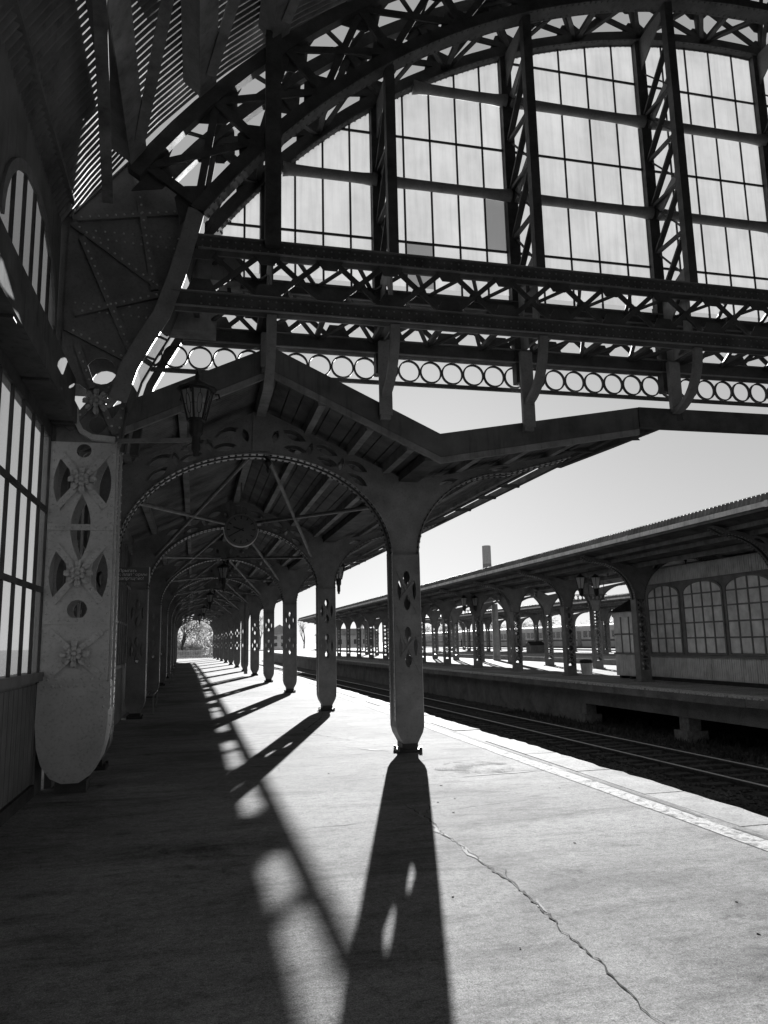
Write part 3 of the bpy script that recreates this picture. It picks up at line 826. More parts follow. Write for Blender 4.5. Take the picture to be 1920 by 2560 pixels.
# ================================================================== HALL: box girder under the screen
gd = thing('box_girder', 'deep riveted lattice girder carrying the glazed screen', 'girder', (3, 9.4, 5.6))
def gp(name, mb, mat=IRON_D, **k):
    o = mk(name, mb, mat, gd, **k); o.location = (-3, -9.4, -5.6); return o
GX0, GX1 = -.55, 12
for Yp in (YF, YB):
    dz = 0 if Yp == YF else -.11
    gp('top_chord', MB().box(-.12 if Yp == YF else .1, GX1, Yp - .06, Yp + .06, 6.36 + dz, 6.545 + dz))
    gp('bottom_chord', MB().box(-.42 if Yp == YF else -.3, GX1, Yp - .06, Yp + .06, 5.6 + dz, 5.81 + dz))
    for z in (6.37 + dz, 6.54 + dz, 5.612 + dz, 5.8 + dz):
        gp('chord_flange', MB().box(-.10 if z > 6 else -.40, GX1, Yp - .1, Yp + .1, z - .007, z + .007) if Yp == YF else MB().box(.12 if z > 6 else -.28, GX1, Yp - .1, Yp + .1, z - .007, z + .007), IRON)
    nodes = [-.05 + .79 * i + (0 if Yp == YF else .22) for i in range(15)]
    for a, b in zip(nodes, nodes[1:]):
        w = MB().bar((a, Yp - .02, 5.75 + dz), (b, Yp - .02, 6.45 + dz), .065, .03, (0, 1, 0)); w.bar((a, Yp + .02, 6.45 + dz), (b, Yp + .02, 5.75 + dz), .065, .03, (0, 1, 0))
        gp('cross_web', w)
        c = (a + b) / 2
        gp('hub_plate', MB().plate([(c - .09, 6.1 + dz), (c - .05, 6.17 + dz), (c + .05, 6.17 + dz), (c + .09, 6.1 + dz), (c + .05, 6.03 + dz), (c - .05, 6.03 + dz)], [], .018, XZ(Yp + .045)))
    for a in nodes:
        gp('node_gusset', MB().plate([(a - .19, 5.8 + dz), (a + .19, 5.8 + dz), (a + .10, 5.98 + dz), (a - .10, 5.98 + dz)], [], .02, XZ(Yp - .045)))
        gp('node_gusset', MB().plate([(a - .17, 6.37 + dz), (a + .17, 6.37 + dz), (a + .09, 6.24 + dz), (a - .09, 6.24 + dz)], [], .02, XZ(Yp - .045)))
for i in range(30):
    a = -.1 + .395 * i; b = a + .395
    for z in (5.66, 6.42):
        f = (YF, YB) if i % 2 else (YB, YF)
        gp('tie_bar', MB().bar((a, f[0], z), (b, f[1], z), .05, .03))
    if i % 2 == 0: gp('strut', MB().bar((a, YF, 5.7), (a, YB, 5.7), .06, .06)); 
    if i % 2 == 1: gp('strut', MB().bar((a, YF, 5.74), (a, YB, 6.34), .045, .045))
for z0, x0 in ((5.50, -.46), (6.2, -.16)):      # rounded ends where the girder meets the pier
    gp('end_box', MB().plate([(x0, z0), (x0 + .6, z0), (x0 + .6, z0 + .45), (x0 + .12, z0 + .45), (x0 - .03, z0 + .3), (x0 - .04, z0 + .14)], [], .3, XZ(9.3 + .25)), PURLIN)
rr = MB()
for i in range(120):
    x = -.05 + i * .1
    for z in (5.66, 5.75, 6.41, 6.49): rr.rivet((x, YF - .06, z), (0, -1, 0), .013)
gp('chord_rivets', rr, IRON, kind='stuff')

# ================================================================== ring frieze and knee brackets
rf = thing('ring_frieze', 'band of open iron rings hung between girder and bottom rail', 'frieze', (3, 9.9, 5.14))
ring = MB(); ring.sweep([(.15 * math.cos(2 * PI * k / 28), 0, .15 * math.sin(2 * PI * k / 28)) for k in range(29)], -.02, .02, -.010, .010)
ring = ring.mesh('ring')
RY = 9.93
for i in range(32):
    o = link('ring', ring, IRON_D, rf); o.location = (-.69 + .318 * i - 3, RY - 9.9, 5.335 - 5.14)
m = MB().box(-1.0, 10, RY - .025, RY + .025, 5.12, 5.17); o = mk('bottom_rail', m, IRON_D, rf); o.location = (-3, -9.9, -5.14)
def knee(x, zb, label):
    t = thing('knee_bracket', label, 'bracket', (x, 9.4, zb), 'knee brackets under the girder')
    c = [(x, 9.0 + .62 * (1 - math.cos(PI / 2 * k / 10)), 5.6 - .75 * math.sin(PI / 2 * k / 10)) for k in range(11)]
    for nm, mb in (('curved_leg', MB().sweep([Vector(p) for p in c], -.06, .06, -.035, .035, (1, 0, 0))),
                   ('post', MB().box(x - .07, x + .07, 9.58, 9.66, zb, 5.62)), ('post_flange', MB().box(x - .09, x + .09, 9.555, 9.578, zb + .05, 5.6))):
        o = mk(nm, mb, IRON, t); o.location = (-x, -9.4, -zb)
knee(.80, 5.08, 'short knee bracket standing on the gable peak of the canopy')
knee(2.37, 4.52, 'curved knee bracket standing on the right slope of the canopy gable')
knee(4.43, 4.45, 'curved knee bracket standing on the rising canopy wing')
knee(6.80, 4.85, 'curved knee bracket standing at the outer end of the canopy wing')

# ================================================================== CANOPY over the platform
FY0, DY, NF = 11.25, 7.25, 12
CEND = FY0 + DY * (NF - 1) + 1.2
RIDGE, VAL, LEFT, WING = (.85, 5.2), (3.1, 4.13), (-1.55, 4.06), (5.97, 4.70)
SEC = [LEFT, RIDGE, VAL, WING]
def zroof(x):
    for (a, za), (b, zb) in zip(SEC, SEC[1:]):
        if a <= x <= b: return za + (zb - za) * (x - a) / (b - a)
    return 4.7
cr = thing('platform_canopy', 'long gabled platform canopy roof with a rising wing towards the tracks', 'canopy roof', (.85, 9.7, 4))
def cp(name, mb, mat, **k):
    o = mk(name, mb, mat, cr, **k); o.location = (-.85, -9.7, -4); return o
def corr(p, q, y0, y1, pitch, amp, xf=bend, mirror=False, sub=1):
    m = MB(); y = y0; L = []
    while y < y1:
        L += [(y, 0), (y + pitch * .25, amp), (y + pitch * .5, amp), (y + pitch * .75, 0)]; y += pitch
    for yy, d in L:
        for k in range(sub + 1):
            t = k / sub; m.v.append((p[0] + (q[0] - p[0]) * t + xf(yy), yy, p[1] + (q[1] - p[1]) * t + d))
    s = sub + 1
    for i in range(len(L) - 1):
        for k in range(sub): m.f.append((i * s + k, i * s + k + 1, i * s + s + k + 1, i * s + s + k))
    return m
cp('left_slope_sheet', corr(LEFT, RIDGE, 9.72, CEND, .085, .018), ROOFM)
cp('right_slope_sheet', corr(RIDGE, VAL, 9.72, CEND, .085, .018), ROOFM)
cp('wing_sheet', corr(VAL, WING, 9.72, CEND, .085, .018), ROOFM)
YS = [9.72 + 3.6 * i for i in range(int((CEND - 9.72) / 3.6) + 1)] + [CEND]
def runner(name, x, z0, z1, w, mat):
    cp(name, strip(YS, lambda y: x - w / 2 + bend(y), lambda y: x + w / 2 + bend(y), z0, z1), mat)
runner('ridge_beam', .85, 4.93, 5.185, .14, PURLIN)
for x in (-1.0, -.25, 1.55, 2.2, 2.75): runner('purlin', x, zroof(x) - .17, zroof(x) - .015, .1, PURLIN)
for x in (3.9, 4.7, 5.5): runner('purlin', x, zroof(x) - .12, zroof(x) - .015, .09, PURLIN)
runner('valley_gutter', 3.1, 4.0, 4.128, .3, IRON_D)
runner('wing_edge_trim', 5.93, 4.64, 4.705, .06, FASCIA)
runner('eave_gutter', 6.31, 4.66, 4.78, .085, IRON_D)
runner('wall_head', -1.56, 3.85, 4.05, .16, IRON)
tail = MB().box(-.36, .24, -.035, .035, -.03, .035).mesh('rafter_tail')
panel = MB().box(-.16, .22, .15, 1.75, -.012, .012).mesh('eave_panel')
random.seed(9)
for k in range(NF):
    for dy in (3.05, 4.35, 6.0):
        y = FY0 + DY * k + dy + random.uniform(-.12, .12)
        if y < CEND: o = link('rafter_tail', tail, IRON_D, cr); o.location = (6.1 + bend(y) - .85, y - 9.7, 4.66 - 4)
    y = FY0 + DY * k
    if y + 1.7 < CEND and k > 0:
        o = link('eave_panel', panel, ROOFM, cr); o.location = (6.1 + bend(y) - .85, y - 9.7, 4.72 - 4)
for y in (10.1, 11.3):
    o = link('rafter_tail', tail, IRON_D, cr); o.location = (6.1 - .85, y - 9.7, 4.66 - 4)
# soffit boards of the wing: long planks with open joints
def board_strip(xa, xb, n):
    for i in range(n):
        a = xa + (xb - xa) * i / n + .008; b = xa + (xb - xa) * (i + 1) / n - .008
        za, zb = zroof(a) - .012, zroof(b) - .012
        m = MB(); k = len(YS)
        for y in YS: m.v += [(a + bend(y), y, za - .012), (b + bend(y), y, zb - .012), (b + bend(y), y, zb), (a + bend(y), y, za)]
        for j in range(k - 1):
            for c in range(4): m.f.append((j * 4 + c, j * 4 + (c + 1) % 4, j * 4 + 4 + (c + 1) % 4, j * 4 + 4 + c))
        m.f += [(3, 2, 1, 0), tuple((k - 1) * 4 + c for c in range(4))]
        cp('soffit_board', m, SOFFIT)
board_strip(3.3, 5.88, 14)
board_strip(.98, 2.98, 11)
# end fascia: bargeboards of gable and wing, then the level beam running on to the right
def fascia(a, b, nm, mat, lo, hi, y0, y1):
    cp(nm, MB().add([(a[0], y0, a[1] + lo), (b[0], y0, b[1] + lo), (b[0], y1, b[1] + lo), (a[0], y1, a[1] + lo), (a[0], y0, a[1] + hi), (b[0], y0, b[1] + hi), (b[0], y1, b[1] + hi), (a[0], y1, a[1] + hi)],
            [(0, 3, 2, 1), (4, 5, 6, 7), (0, 1, 5, 4), (1, 2, 6, 5), (2, 3, 7, 6), (3, 0, 4, 7)]), mat)
W2 = (6.2, 4.64)
for (a, b), off in zip(((LEFT, RIDGE), (RIDGE, (3.15, 4.11)), ((3.15, 4.11), W2)), (0, .001, .002)):
    fascia(a, b, 'bargeboard', FASCIA, -.06, .262, 9.665 - off, 9.705)
    fascia(a, b, 'bargeboard_trim', PURLIN, -.15, -.065, 9.66 - off, 9.72)
cp('wing_tip_sheet', corr((5.95, 4.70), (6.62, 4.84), 9.73, 12.6, .085, .018), ROOFM)
cp('wing_tip_board', MB().add([(5.95, 9.74, 4.66), (6.58, 9.74, 4.79), (6.35, 12.4, 4.74), (5.95, 12.6, 4.66), (5.95, 9.74, 4.68), (6.58, 9.74, 4.81), (6.35, 12.4, 4.76), (5.95, 12.6, 4.68)], [(0, 3, 2, 1), (4, 5, 6, 7), (0, 1, 5, 4), (1, 2, 6, 5), (2, 3, 7, 6), (3, 0, 4, 7)]), SOFFIT)
cp('wing_tip_gutter', MB().sweep([(6.36, 12.6, 4.72), (6.56, 11.2, 4.73), (6.74, 9.8, 4.74), (6.92, 9.62, 4.80)], -.06, .06, -.05, .05, (0, 0, 1)), IRON_D)
cp('broken_sheet', MB().plate([(6.2, 4.62), (6.62, 4.70), (6.70, 4.66), (6.50, 4.60), (6.54, 4.56), (6.2, 4.54)], [], .02, XZ(10.2)), IRON_D)
cp('level_beam', MB().box(6.202, 14, 9.64, 9.75, 4.60, 4.90), IRON_D)
cp('downpipe', MB().tube([(2.55 + bend(40), 40.0, 4.2), (2.55 + bend(40), 40.0, .1)], .09, 8), IRON)

# ------------------------------------------------------------------ columns (one of each kind, then copies)
HW, HD = .20, .17
def tear(x, z, up=1, w=.052, h=.115):
    return [(x + w * math.cos(t) * (1 if math.sin(t) * up > 0 else max(.25, 1 + math.sin(t) * up * .75)), z + h * math.sin(t)) for t in [2 * PI * k / 14 for k in range(14)]]
def make_column(label, group):
    t = thing('iron_column', label, 'column', (0, 0, 0), group)
    H = []
    for zc in (2.34, 1.51):
        H += [tear(0, zc + .175, 1), tear(0, zc - .185, -1), lens(-.115, zc, .3, .06, PI / 2), lens(.115, zc, .3, .06, PI / 2)]
    body = [(-HW, .5), (HW, .5), (HW, 2.86), (-HW, 2.86)]
    for nm, yy in (('front_plate', -HD), ('back_plate', HD)): mk(nm, MB().plate(body, H, .016, XZ(yy)), IRON, t)
    for s_ in (-1, 1):
        mk('side_plate', MB().box(s_ * HW - .008, s_ * HW + .008, -HD + .009, HD - .009, .5, 2.86), IRON, t)
        mk('corner_angle', MB().box(s_ * (HW + .012) - .004, s_ * (HW + .012) + .004, -HD + .002, -HD + .07, .45, 2.9), GLOSS_E, t)
        mk('corner_angle', MB().box(s_ * (HW + .012) - .004, s_ * (HW + .012) + .004, HD - .07, HD - .002, .45, 2.9), GLOSS_E, t)
    foot = [(-HW - .01, .515), (-HW - .01, .36), (-HW + .015, .27), (-HW + .065, .18), (-.11, .13), (.11, .13), (HW - .065, .18), (HW - .015, .27), (HW + .01, .36), (HW + .01, .515)]
    mk('shoe', MB().plate(foot, [], HD * 2 + .02, XZ(0)), IRON, t)
    b = MB().box(-.12, .12, -.14, .14, .03, .131); b.box(-.17, .17, -.18, .18, 0, .045)
    for sx in (-1, 1):
        for sy in (-1, 1): b.box(sx * .15 - .02, sx * .15 + .02, sy * .15 - .02, sy * .15 + .02, .045, .075)
    mk('base_block', b, BLACK, t)
    for z in (2.86, 1.97, 1.1):
        mk('band', MB().box(-HW + .004, HW - .004, -HD - .014, -HD - .0085, z - .012, z + .012), IRON, t)
    st = MB()
    for zc in (2.34, 1.51):
        st.bar((-.16, -HD - .014, zc + .33), (.17, -HD - .014, zc - .36), .045, .01, (0, -1, 0)); st.bar((.10, -HD - .020, zc + .12), (-.10, -HD - .020, zc - .14), .04, .008, (0, -1, 0))
    mk('cross_straps', st, IRON, t)
    rv = MB(); z = .55
    while z < 2.85:
        for s_ in (-1, 1):
            rv.rivet((s_ * (HW - .03), -HD - .008, z), (0, -1, 0), .010); rv.rivet((s_ * (HW + .016), -HD + .035, z), (s_, 0, 0), .010); rv.rivet((s_ * (HW + .016), HD - .035, z), (s_, 0, 0), .010)
        z += .085
    for k in range(11):
        tt = PI + PI * k / 10; rv.rivet((.11 * math.cos(tt), -HD - .008, .92 + .11 * math.sin(tt)), (0, -1, 0), .008)
    mk('rivets', rv, IRON, t, kind='stuff')
    return t
G_R, G_L = 'iron columns along the platform edge', 'iron columns against the side wall'
def lab_r(k): return 'riveted iron column with cut-out panels by the platform edge, %s from the hall screen' % ORD[k]
def lab_l(k): return 'riveted iron column against the canopy side wall, %s from the hall screen' % ORD[k]
c0 = make_column(lab_r(0), G_R)
for k in range(NF):
    y = FY0 + DY * k
    if k: dup(c0, (3.02 + bend(y), y, 0), lab_r(k), G_R)
    dup(c0, (-1.32 + bend(y), y, 0), lab_l(k), G_L)
c0.location = (3.02 + bend(FY0), FY0, 0)

# ------------------------------------------------------------------ arched frames of the canopy
ARX, ARA, ARZ, ARB = .85, 1.97, 2.86, 1.5
def arch_pts(n=30): return [(ARX + ARA * math.cos(PI * k / n), ARZ + ARB * math.sin(PI * k / n)) for k in range(n + 1)]
def wing_curve(n=12): return [(3.22 + 1.55 * (1 - math.cos(PI / 2 * k / n)), 2.86 + 1.33 * math.sin(PI / 2 * k / n)) for k in range(n + 1)]
def make_frame(label, group, wing_x=5.85, twin=False):
    t = thing('arched_frame', label, 'canopy frame', (0, 0, 0), group)
    zr = lambda x: zroof(x) - .17
    zw = zroof(wing_x) - .13
    wc = wing_curve()
    def mirror(P): return [(2 * ARX - x, z) for x, z in P]
    out = [(3.22, 2.87)] + wc[1:] + [(wing_x, zw - .06), (wing_x, zw), (3.1, 4.0), (ARX, zr(ARX) + .0)]
    if twin:
        out += mirror([(3.1, 4.0), (wing_x, zw), (wing_x, zw - .06)]) + mirror(wc[1:][::-1]) + mirror([(3.22, 2.87)])
    else: out += [(-1.48, zr(-1.48)), (-1.48, 2.87)]
    out += [(ARX - ARA - .005, 2.87)] + [(x, z) for x, z in arch_pts()[::-1][1:-1]] + [(ARX + ARA + .005, 2.87)]
    H = []
    for s_ in (-1, 1):
        for dx in (.50, .98, 1.44):
            x = ARX + s_ * dx; za = ARZ + ARB * math.sqrt(1 - (dx / ARA) ** 2); h = zr(x) - za
            ra = -math.atan(ARB * dx / ARA / ARA / math.sqrt(1 - (dx / ARA) ** 2))
            H.append(lens(x, za + .73 * h, .38, .15, s_ * -.44)); H.append(lens(x + s_ * .02, za + .29 * h, .36, .13, s_ * ra * .9))
        for dx in (.22, .74, 1.21):
            x = ARX + s_ * dx; za = ARZ + ARB * math.sqrt(1 - (dx / ARA) ** 2); h = zr(x) - za
            H.append(lens(x, za + .5 * h, .21, .10, PI / 2 - s_ * .3))
    H.append(lens(3.75, 4.02, .34, .10, .3)); H.append(lens(4.6, 4.26, .44, .07, .2))
    for yy in (-.12, .12): mk('spandrel_plate', MB().plate(out, H, .016, XZ(yy)), IRON, t)
    def fl(P, nm, w=.165):
        P3 = [(x, 0, z) for x, z in P]
        mk(nm, MB().sweep(P3, -w, -.06, -.008, .008), GLOSSY, t)
        mk(nm, MB().sweep(P3, .06, w, -.008, .008), GLOSSY, t)
        rv = MB()
        for a, b in zip(P, P[1:]):
            d = Vector((b[0] - a[0], 0, b[1] - a[1])); L = d.length; k = max(1, round(L / .1)); nrm = Vector((0, 1, 0)).cross(d).normalized()
            for i in range(k):
                u = (i + .5) / k
                for yy in (-.125, .125): rv.rivet((a[0] + (b[0] - a[0]) * u + nrm.x * (-.008), yy, a[1] + (b[1] - a[1]) * u + nrm.z * (-.008)), -nrm, .022); rv.rivet((a[0] + (b[0] - a[0]) * u + nrm.x * .008, yy, a[1] + (b[1] - a[1]) * u + nrm.z * .008), nrm, .022)
        mk(nm + '_rivets', rv, BLACK, t, kind='stuff')
    fl(arch_pts(), 'arch_flange'); fl(wc + [(wing_x, zw - .06)], 'wing_flange')
    if twin: fl(mirror(wc + [(wing_x, zw - .06)]), 'wing_flange')
    mk('top_flange', MB().sweep([(-1.48 if not twin else -1.4, 0, zr(-1.48) + .01), (ARX, 0, zr(ARX) + .01), (3.1, 0, 4.01), (wing_x, 0, zw + .01)], -.14, .14, 0, .012), IRON, t)
    mk('crown_post', MB().box(ARX - .12, ARX + .12, -.15, -.128, 4.40, 5.0), IRON, t)
    mk('pendant', MB().lathe([(.005, -.26), (.03, -.2), (.015, -.17), (.06, -.1), (.03, -.05), (.08, 0)], (ARX + .12, 0, 4.36), 8), BLACK, t)
    return t
def lab_f(k): return 'arched riveted frame with lens openings under the platform canopy, %s from the hall screen' % ORD[k]
G_F = 'arched frames of the platform canopy'
f0 = make_frame(lab_f(0), G_F)
for k in range(1, NF):
    y = FY0 + DY * k; dup(f0, (bend(y), y, 0), lab_f(k), G_F)
f0.location = (bend(FY0), FY0, 0)
# slanting tie rods between the frames
for k in range(6):
    ya, yb = FY0 + DY * k, FY0 + DY * (k + 1)
    t = thing('tie_rods', 'crossed tie rods under the canopy between its %s and %s arches' % (ORD[k], ORD[k + 1]), 'tie rods', (.85 + bend(ya), ya, 4), 'crossed tie rods of the canopy')
    for (x0, z0, x1, z1) in ((-.95, 3.66, .72, 4.4), (.72, 4.4, -.95, 3.66), (2.65, 3.66, .98, 4.4), (.98, 4.4, 2.65, 3.66)):
        o = mk('rod', MB().tube([(x0 + bend(ya), ya + .16, z0), (x1 + bend(yb), yb - .16, z1)], .035, 8), IRON, t); o.location = (-.85 - bend(ya), -ya, -4)

# ------------------------------------------------------------------ side wall of the canopy
cw = thing('canopy_side_wall', 'panelled and glazed side wall behind the inner row of canopy columns', 'wall', (-1.65, 10, 0))
def wp(name, mb, mat):
    o = mk(name, mb, mat, cw); o.location = (1.65, -10, 0); return o
for k in range(-1, NF - 1):
    ya, yb = FY0 + DY * k + (.2 if k >= 0 else 5.9), FY0 + DY * (k + 1) - .2
    x = -1.62 + bend((ya + yb) / 2)
    wp('wainscot', MB().box(x - .08, x, ya, yb, 0, 1.15), WALLP)
    wp('sill', MB().box(x - .1, x + .05, ya, yb, 1.152, 1.22), IRON)
    n = max(3, int((yb - ya) / .42))
    for i in range(n + 1):
        if k < 5: y = ya + (yb - ya) * i / n; wp('mullion', MB().box(x - .05, x + .03, y - .025, y + .025, 1.222, 3.85), IRON)
    for i in range(n if k < 5 else 1):
        nn = n if k < 5 else 1
        y0_, y1_ = ya + (yb - ya) * i / nn + .027, ya + (yb - ya) * (i + 1) / nn - .027
        wp('pane', MB().box(x - .03, x - .02, y0_, y1_, 1.224, 3.85), SGLASS)
    if k < 5:
        for z in (2.1, 3.0): wp('transom', MB().box(x - .045, x + .02, ya + .03, yb - .03, z - .025, z + .025), IRON)

# ------------------------------------------------------------------ lantern by the pier, hanging lanterns
def make_lantern(name, label, group=None, stem=True, hang=False):
    t = thing(name, label, 'lantern', (0, 0, 0), group)
    n = 6; rt, rb, h = .19, .105, .36
    def P(k, r, z): a = 2 * PI * k / n + .26; return Vector((r * math.cos(a), r * math.sin(a), z))
    fr = MB()
    for k in range(n):
        fr.bar(P(k, rb, 0), P(k, rt, h), .022, .022)
        fr.bar(P(k, rt, h), P(k + 1, rt, h), .03, .03); fr.bar(P(k, rb, 0), P(k + 1, rb, 0), .025, .025)
    mk('lantern_frame', fr, BLACK, t)
    for k in range(n):
        a, b, c, d = P(k, rb, .01), P(k + 1, rb, .01), P(k + 1, rt, h - .01), P(k, rt, h - .01)
        me = bpy.data.meshes.new('glass_pane'); me.from_pydata([tuple(v * .985 if False else v) for v in (a, b, c, d)], [], [(0, 1, 2, 3)])
        pane = link('glass_pane', me, LAMPG, t)
        # leaded oval on the pane
        ld = MB(); mid = (a + b + c + d) / 4; ux = ((b - a) + (c - d)).normalized(); uz = ((d - a) + (c - b)).normalized()
        nrm = ux.cross(uz).normalized()
        pts = [mid + ux * .028 * math.cos(q) + uz * (.12 * math.copysign(abs(math.sin(q)) ** .7, math.sin(q))) for q in [2 * PI * j / 14 for j in range(15)]]
        for p, q in zip(pts, pts[1:]): ld.bar(p + nrm * .004, q + nrm * .004, .006, .006, nrm)
        for s_ in (-1, 1): ld.bar(mid + uz * s_ * .12 + nrm * .004, mid + uz * s_ * .2 + nrm * .004, .006, .006, nrm); ld.bar(mid + ux * s_ * .028 + nrm * .004, mid + ux * s_ * .07 + nrm * .004, .006, .006, nrm)
        mk('leading', ld, BLACK, pane)
    mk('cap', MB().lathe([(.225, h), (.235, h + .02), (.16, h + .07), (.06, h + .12), (.02, h + .15), (.03, h + .18), (.005, h + .25)], (0, 0, 0), 12), BLACK, t)
    sc_ = MB()
    for k in range(0, n, 2):
        a = P(k, 1, 0); sc_.tube([a * .215 + Vector((0, 0, h - .02)), a * .26 + Vector((0, 0, h - .01)), a * .275 + Vector((0, 0, h - .06)), a * .235 + Vector((0, 0, h - .08))], .012, 6)
    mk('scrolls', sc_, BLACK, t)
    mk('stem', MB().lathe([(.03, -.44), (.035, -.38), (.05, -.36), (.05, -.2), (.075, -.16), (.08, -.02), (.11, .0)], (0, 0, 0), 10), BLACK, t)
    if hang: mk('hanger', MB().tube([(0, 0, h + .2), (0, 0, h + .75)], .012, 6), BLACK, t)
    return t
lan = make_lantern('bracket_lantern', 'leaded glass lantern on a bracket arm fixed to the rosette pier')
lan.location = (-.08, 8.95, 4.2)
o = mk('bracket_arm', MB().bar((-.86, .18, -.24), (.0, 0, -.24), .05, .045).bar((-.9, .42, -.24), (-.86, .18, -.24), .04, .04), IRON, lan)
hg = make_lantern('hanging_lantern', 'small lantern hung under the canopy ridge behind the clock, first of the row', 'lanterns hung under the canopy ridge', hang=True)
for j, y in enumerate((25.9, 40.4, 54.9, 69.4)):
    lb = 'small lantern hung under the canopy ridge behind the clock, %s of the row' % ORD[j]
    if j == 0: hg.location = (.75, y, 3.75)
    else: dup(hg, (.75 + bend(y), y, 3.75), lb, 'lanterns hung under the canopy ridge')
ev = dup(hg, (3.95, 22.2, 3.42), 'lantern hung under the canopy wing beyond the second edge column', 'lanterns hung under the canopy wing')
dup(hg, (3.95, 36.7, 3.42), 'lantern hung under the canopy wing beyond the fourth edge column', 'lanterns hung under the canopy wing')

# ------------------------------------------------------------------ clock
ck = thing('platform_clock', 'round dark station clock hung from the canopy ridge', 'clock', (.80, 16.0, 3.93))
mk('clock_case', MB().lathe([(.30, -.06), (.335, -.065), (.345, -.05), (.345, .05), (.335, .065), (.30, .06)], (0, 0, 0), 32, 'y'), IRON, ck)
mk('clock_face', MB().lathe([(.0, -.067), (.315, -.067), (.315, -.062)], (0, 0, 0), 32, 'y'), CLOCKF, ck)
tk = MB()
for i in range(60):
    a = 2 * PI * i / 60; big = i % 5 == 0
    r0, r1 = (.225 if big else .275), .295
    tk.bar((r0 * math.sin(a), -.071, r0 * math.cos(a)), (r1 * math.sin(a), -.071, r1 * math.cos(a)), .022 if big else .008, .004, (0, 1, 0))
mk('minute_marks', tk, BLACK, ck)
def hand(deg, L, w, yy, nm):
    a = R(deg); mk(nm, MB().bar((-.06 * math.sin(a), yy, -.06 * math.cos(a)), (L * math.sin(a), yy, L * math.cos(a)), w, .004, (0, 1, 0)), BLACK, ck)
hand(290, .17, .028, -.077, 'hour_hand'); hand(240, .26, .02, -.082, 'minute_hand')
lg = MB()
for a, b in (((-.02, -.13), (.02, -.13)), ((.02, -.13), (.02, -.17)), ((.02, -.17), (-.02, -.17)), ((-.02, -.17), (-.02, -.13))): lg.bar((a[0], -.071, a[1]), (b[0], -.071, b[1]), .006, .004, (0, 1, 0))
mk('maker_mark', lg, BLACK, ck)
mk('hanger', MB().tube([(0, 0, .34), (0, 0, 1.05)], .02, 6).tube([(-.12, 0, .33), (-.12, 0, .52), (.12, 0, .52), (.12, 0, .33)], .014, 6), IRON, ck)
mk('lower_rim', MB().sweep([(.35 * math.cos(PI + PI * k / 20), 0, .35 * math.sin(PI + PI * k / 20)) for k in range(21)], -.07, .07, -.006, .008), FASCIA_L, ck)

# ------------------------------------------------------------------ warning sign
sg = thing('warning_sign', 'dark sign with three lines of white Russian lettering on the side column', 'sign', (-1.07, 12.42, 2.69))
mk('board', MB().box(-.31, .29, -.012, .012, -.115, .115), SIGND, sg)
mk('board_edge', MB().box(.292, .305, -.014, .02, -.12, .12), SIGNW, sg)
mk('pictogram_panel', MB().box(-.295, -.175, -.0155, -.0125, -.1, .1), SIGNW, sg)
pc = MB().plate(circ(-.235, .055, .017, 10), [], .003, XZ(-.018)); pc.plate([(-.25, .03), (-.222, .03), (-.215, -.02), (-.19, -.07), (-.205, -.075), (-.235, -.03), (-.265, -.075), (-.28, -.065), (-.255, -.015)], [], .003, XZ(-.018))
mk('pictogram', pc, BLACK, sg)
for i, s_ in enumerate(('Прыгать', 'с платформы', 'запрещено!')):
    cu = bpy.data.curves.new('lettering', 'FONT'); cu.body = s_; cu.size = .066; cu.extrude = .001
    to = bpy.data.objects.new('lettering', cu)
    me = bpy.data.meshes.new_from_object(to)
    me.transform(Matrix.Translation((-.155, -.0155, 0.042 - i * .06)) @ Matrix.Rotation(PI / 2, 4, 'X'))
    bpy.data.objects.remove(to)
    link('lettering', me, FASCIA_L, sg)
mk('sign_bracket', MB().bar((-.2, .012, 0), (-.2, .05, 0), .03, .2), IRON, sg)

# ------------------------------------------------------------------ benches
def make_bench(label):
    t = thing('bench', label, 'bench', (0, 0, 0), 'slatted benches along the side wall')
    for i in range(4): mk('slat', MB().box(-.22 + i * .13, -.13 + i * .13, -.9, .9, .42, .45), WOODD, t)
    for y in (-.75, .75):
        for x in (-.2, .25): mk('leg', MB().box(x - .018, x + .018, y - .018, y + .018, 0, .42), IRON, t)
        mk('rail', MB().box(-.22, .29, y - .015, y + .015, .395, .418), IRON, t)
    return t
b0 = make_bench('slatted bench against the side wall, first from the hall pier')
BL = (20.6, 34.9, 42.2, 49.4)
for j, y in enumerate(BL):
    p = (-1.24 + bend(y), y, 0)
    if j == 0: b0.location = p
    else: dup(b0, p, 'slatted bench against the side wall, %s from the hall pier' % ORD[j], 'slatted benches along the side wall')

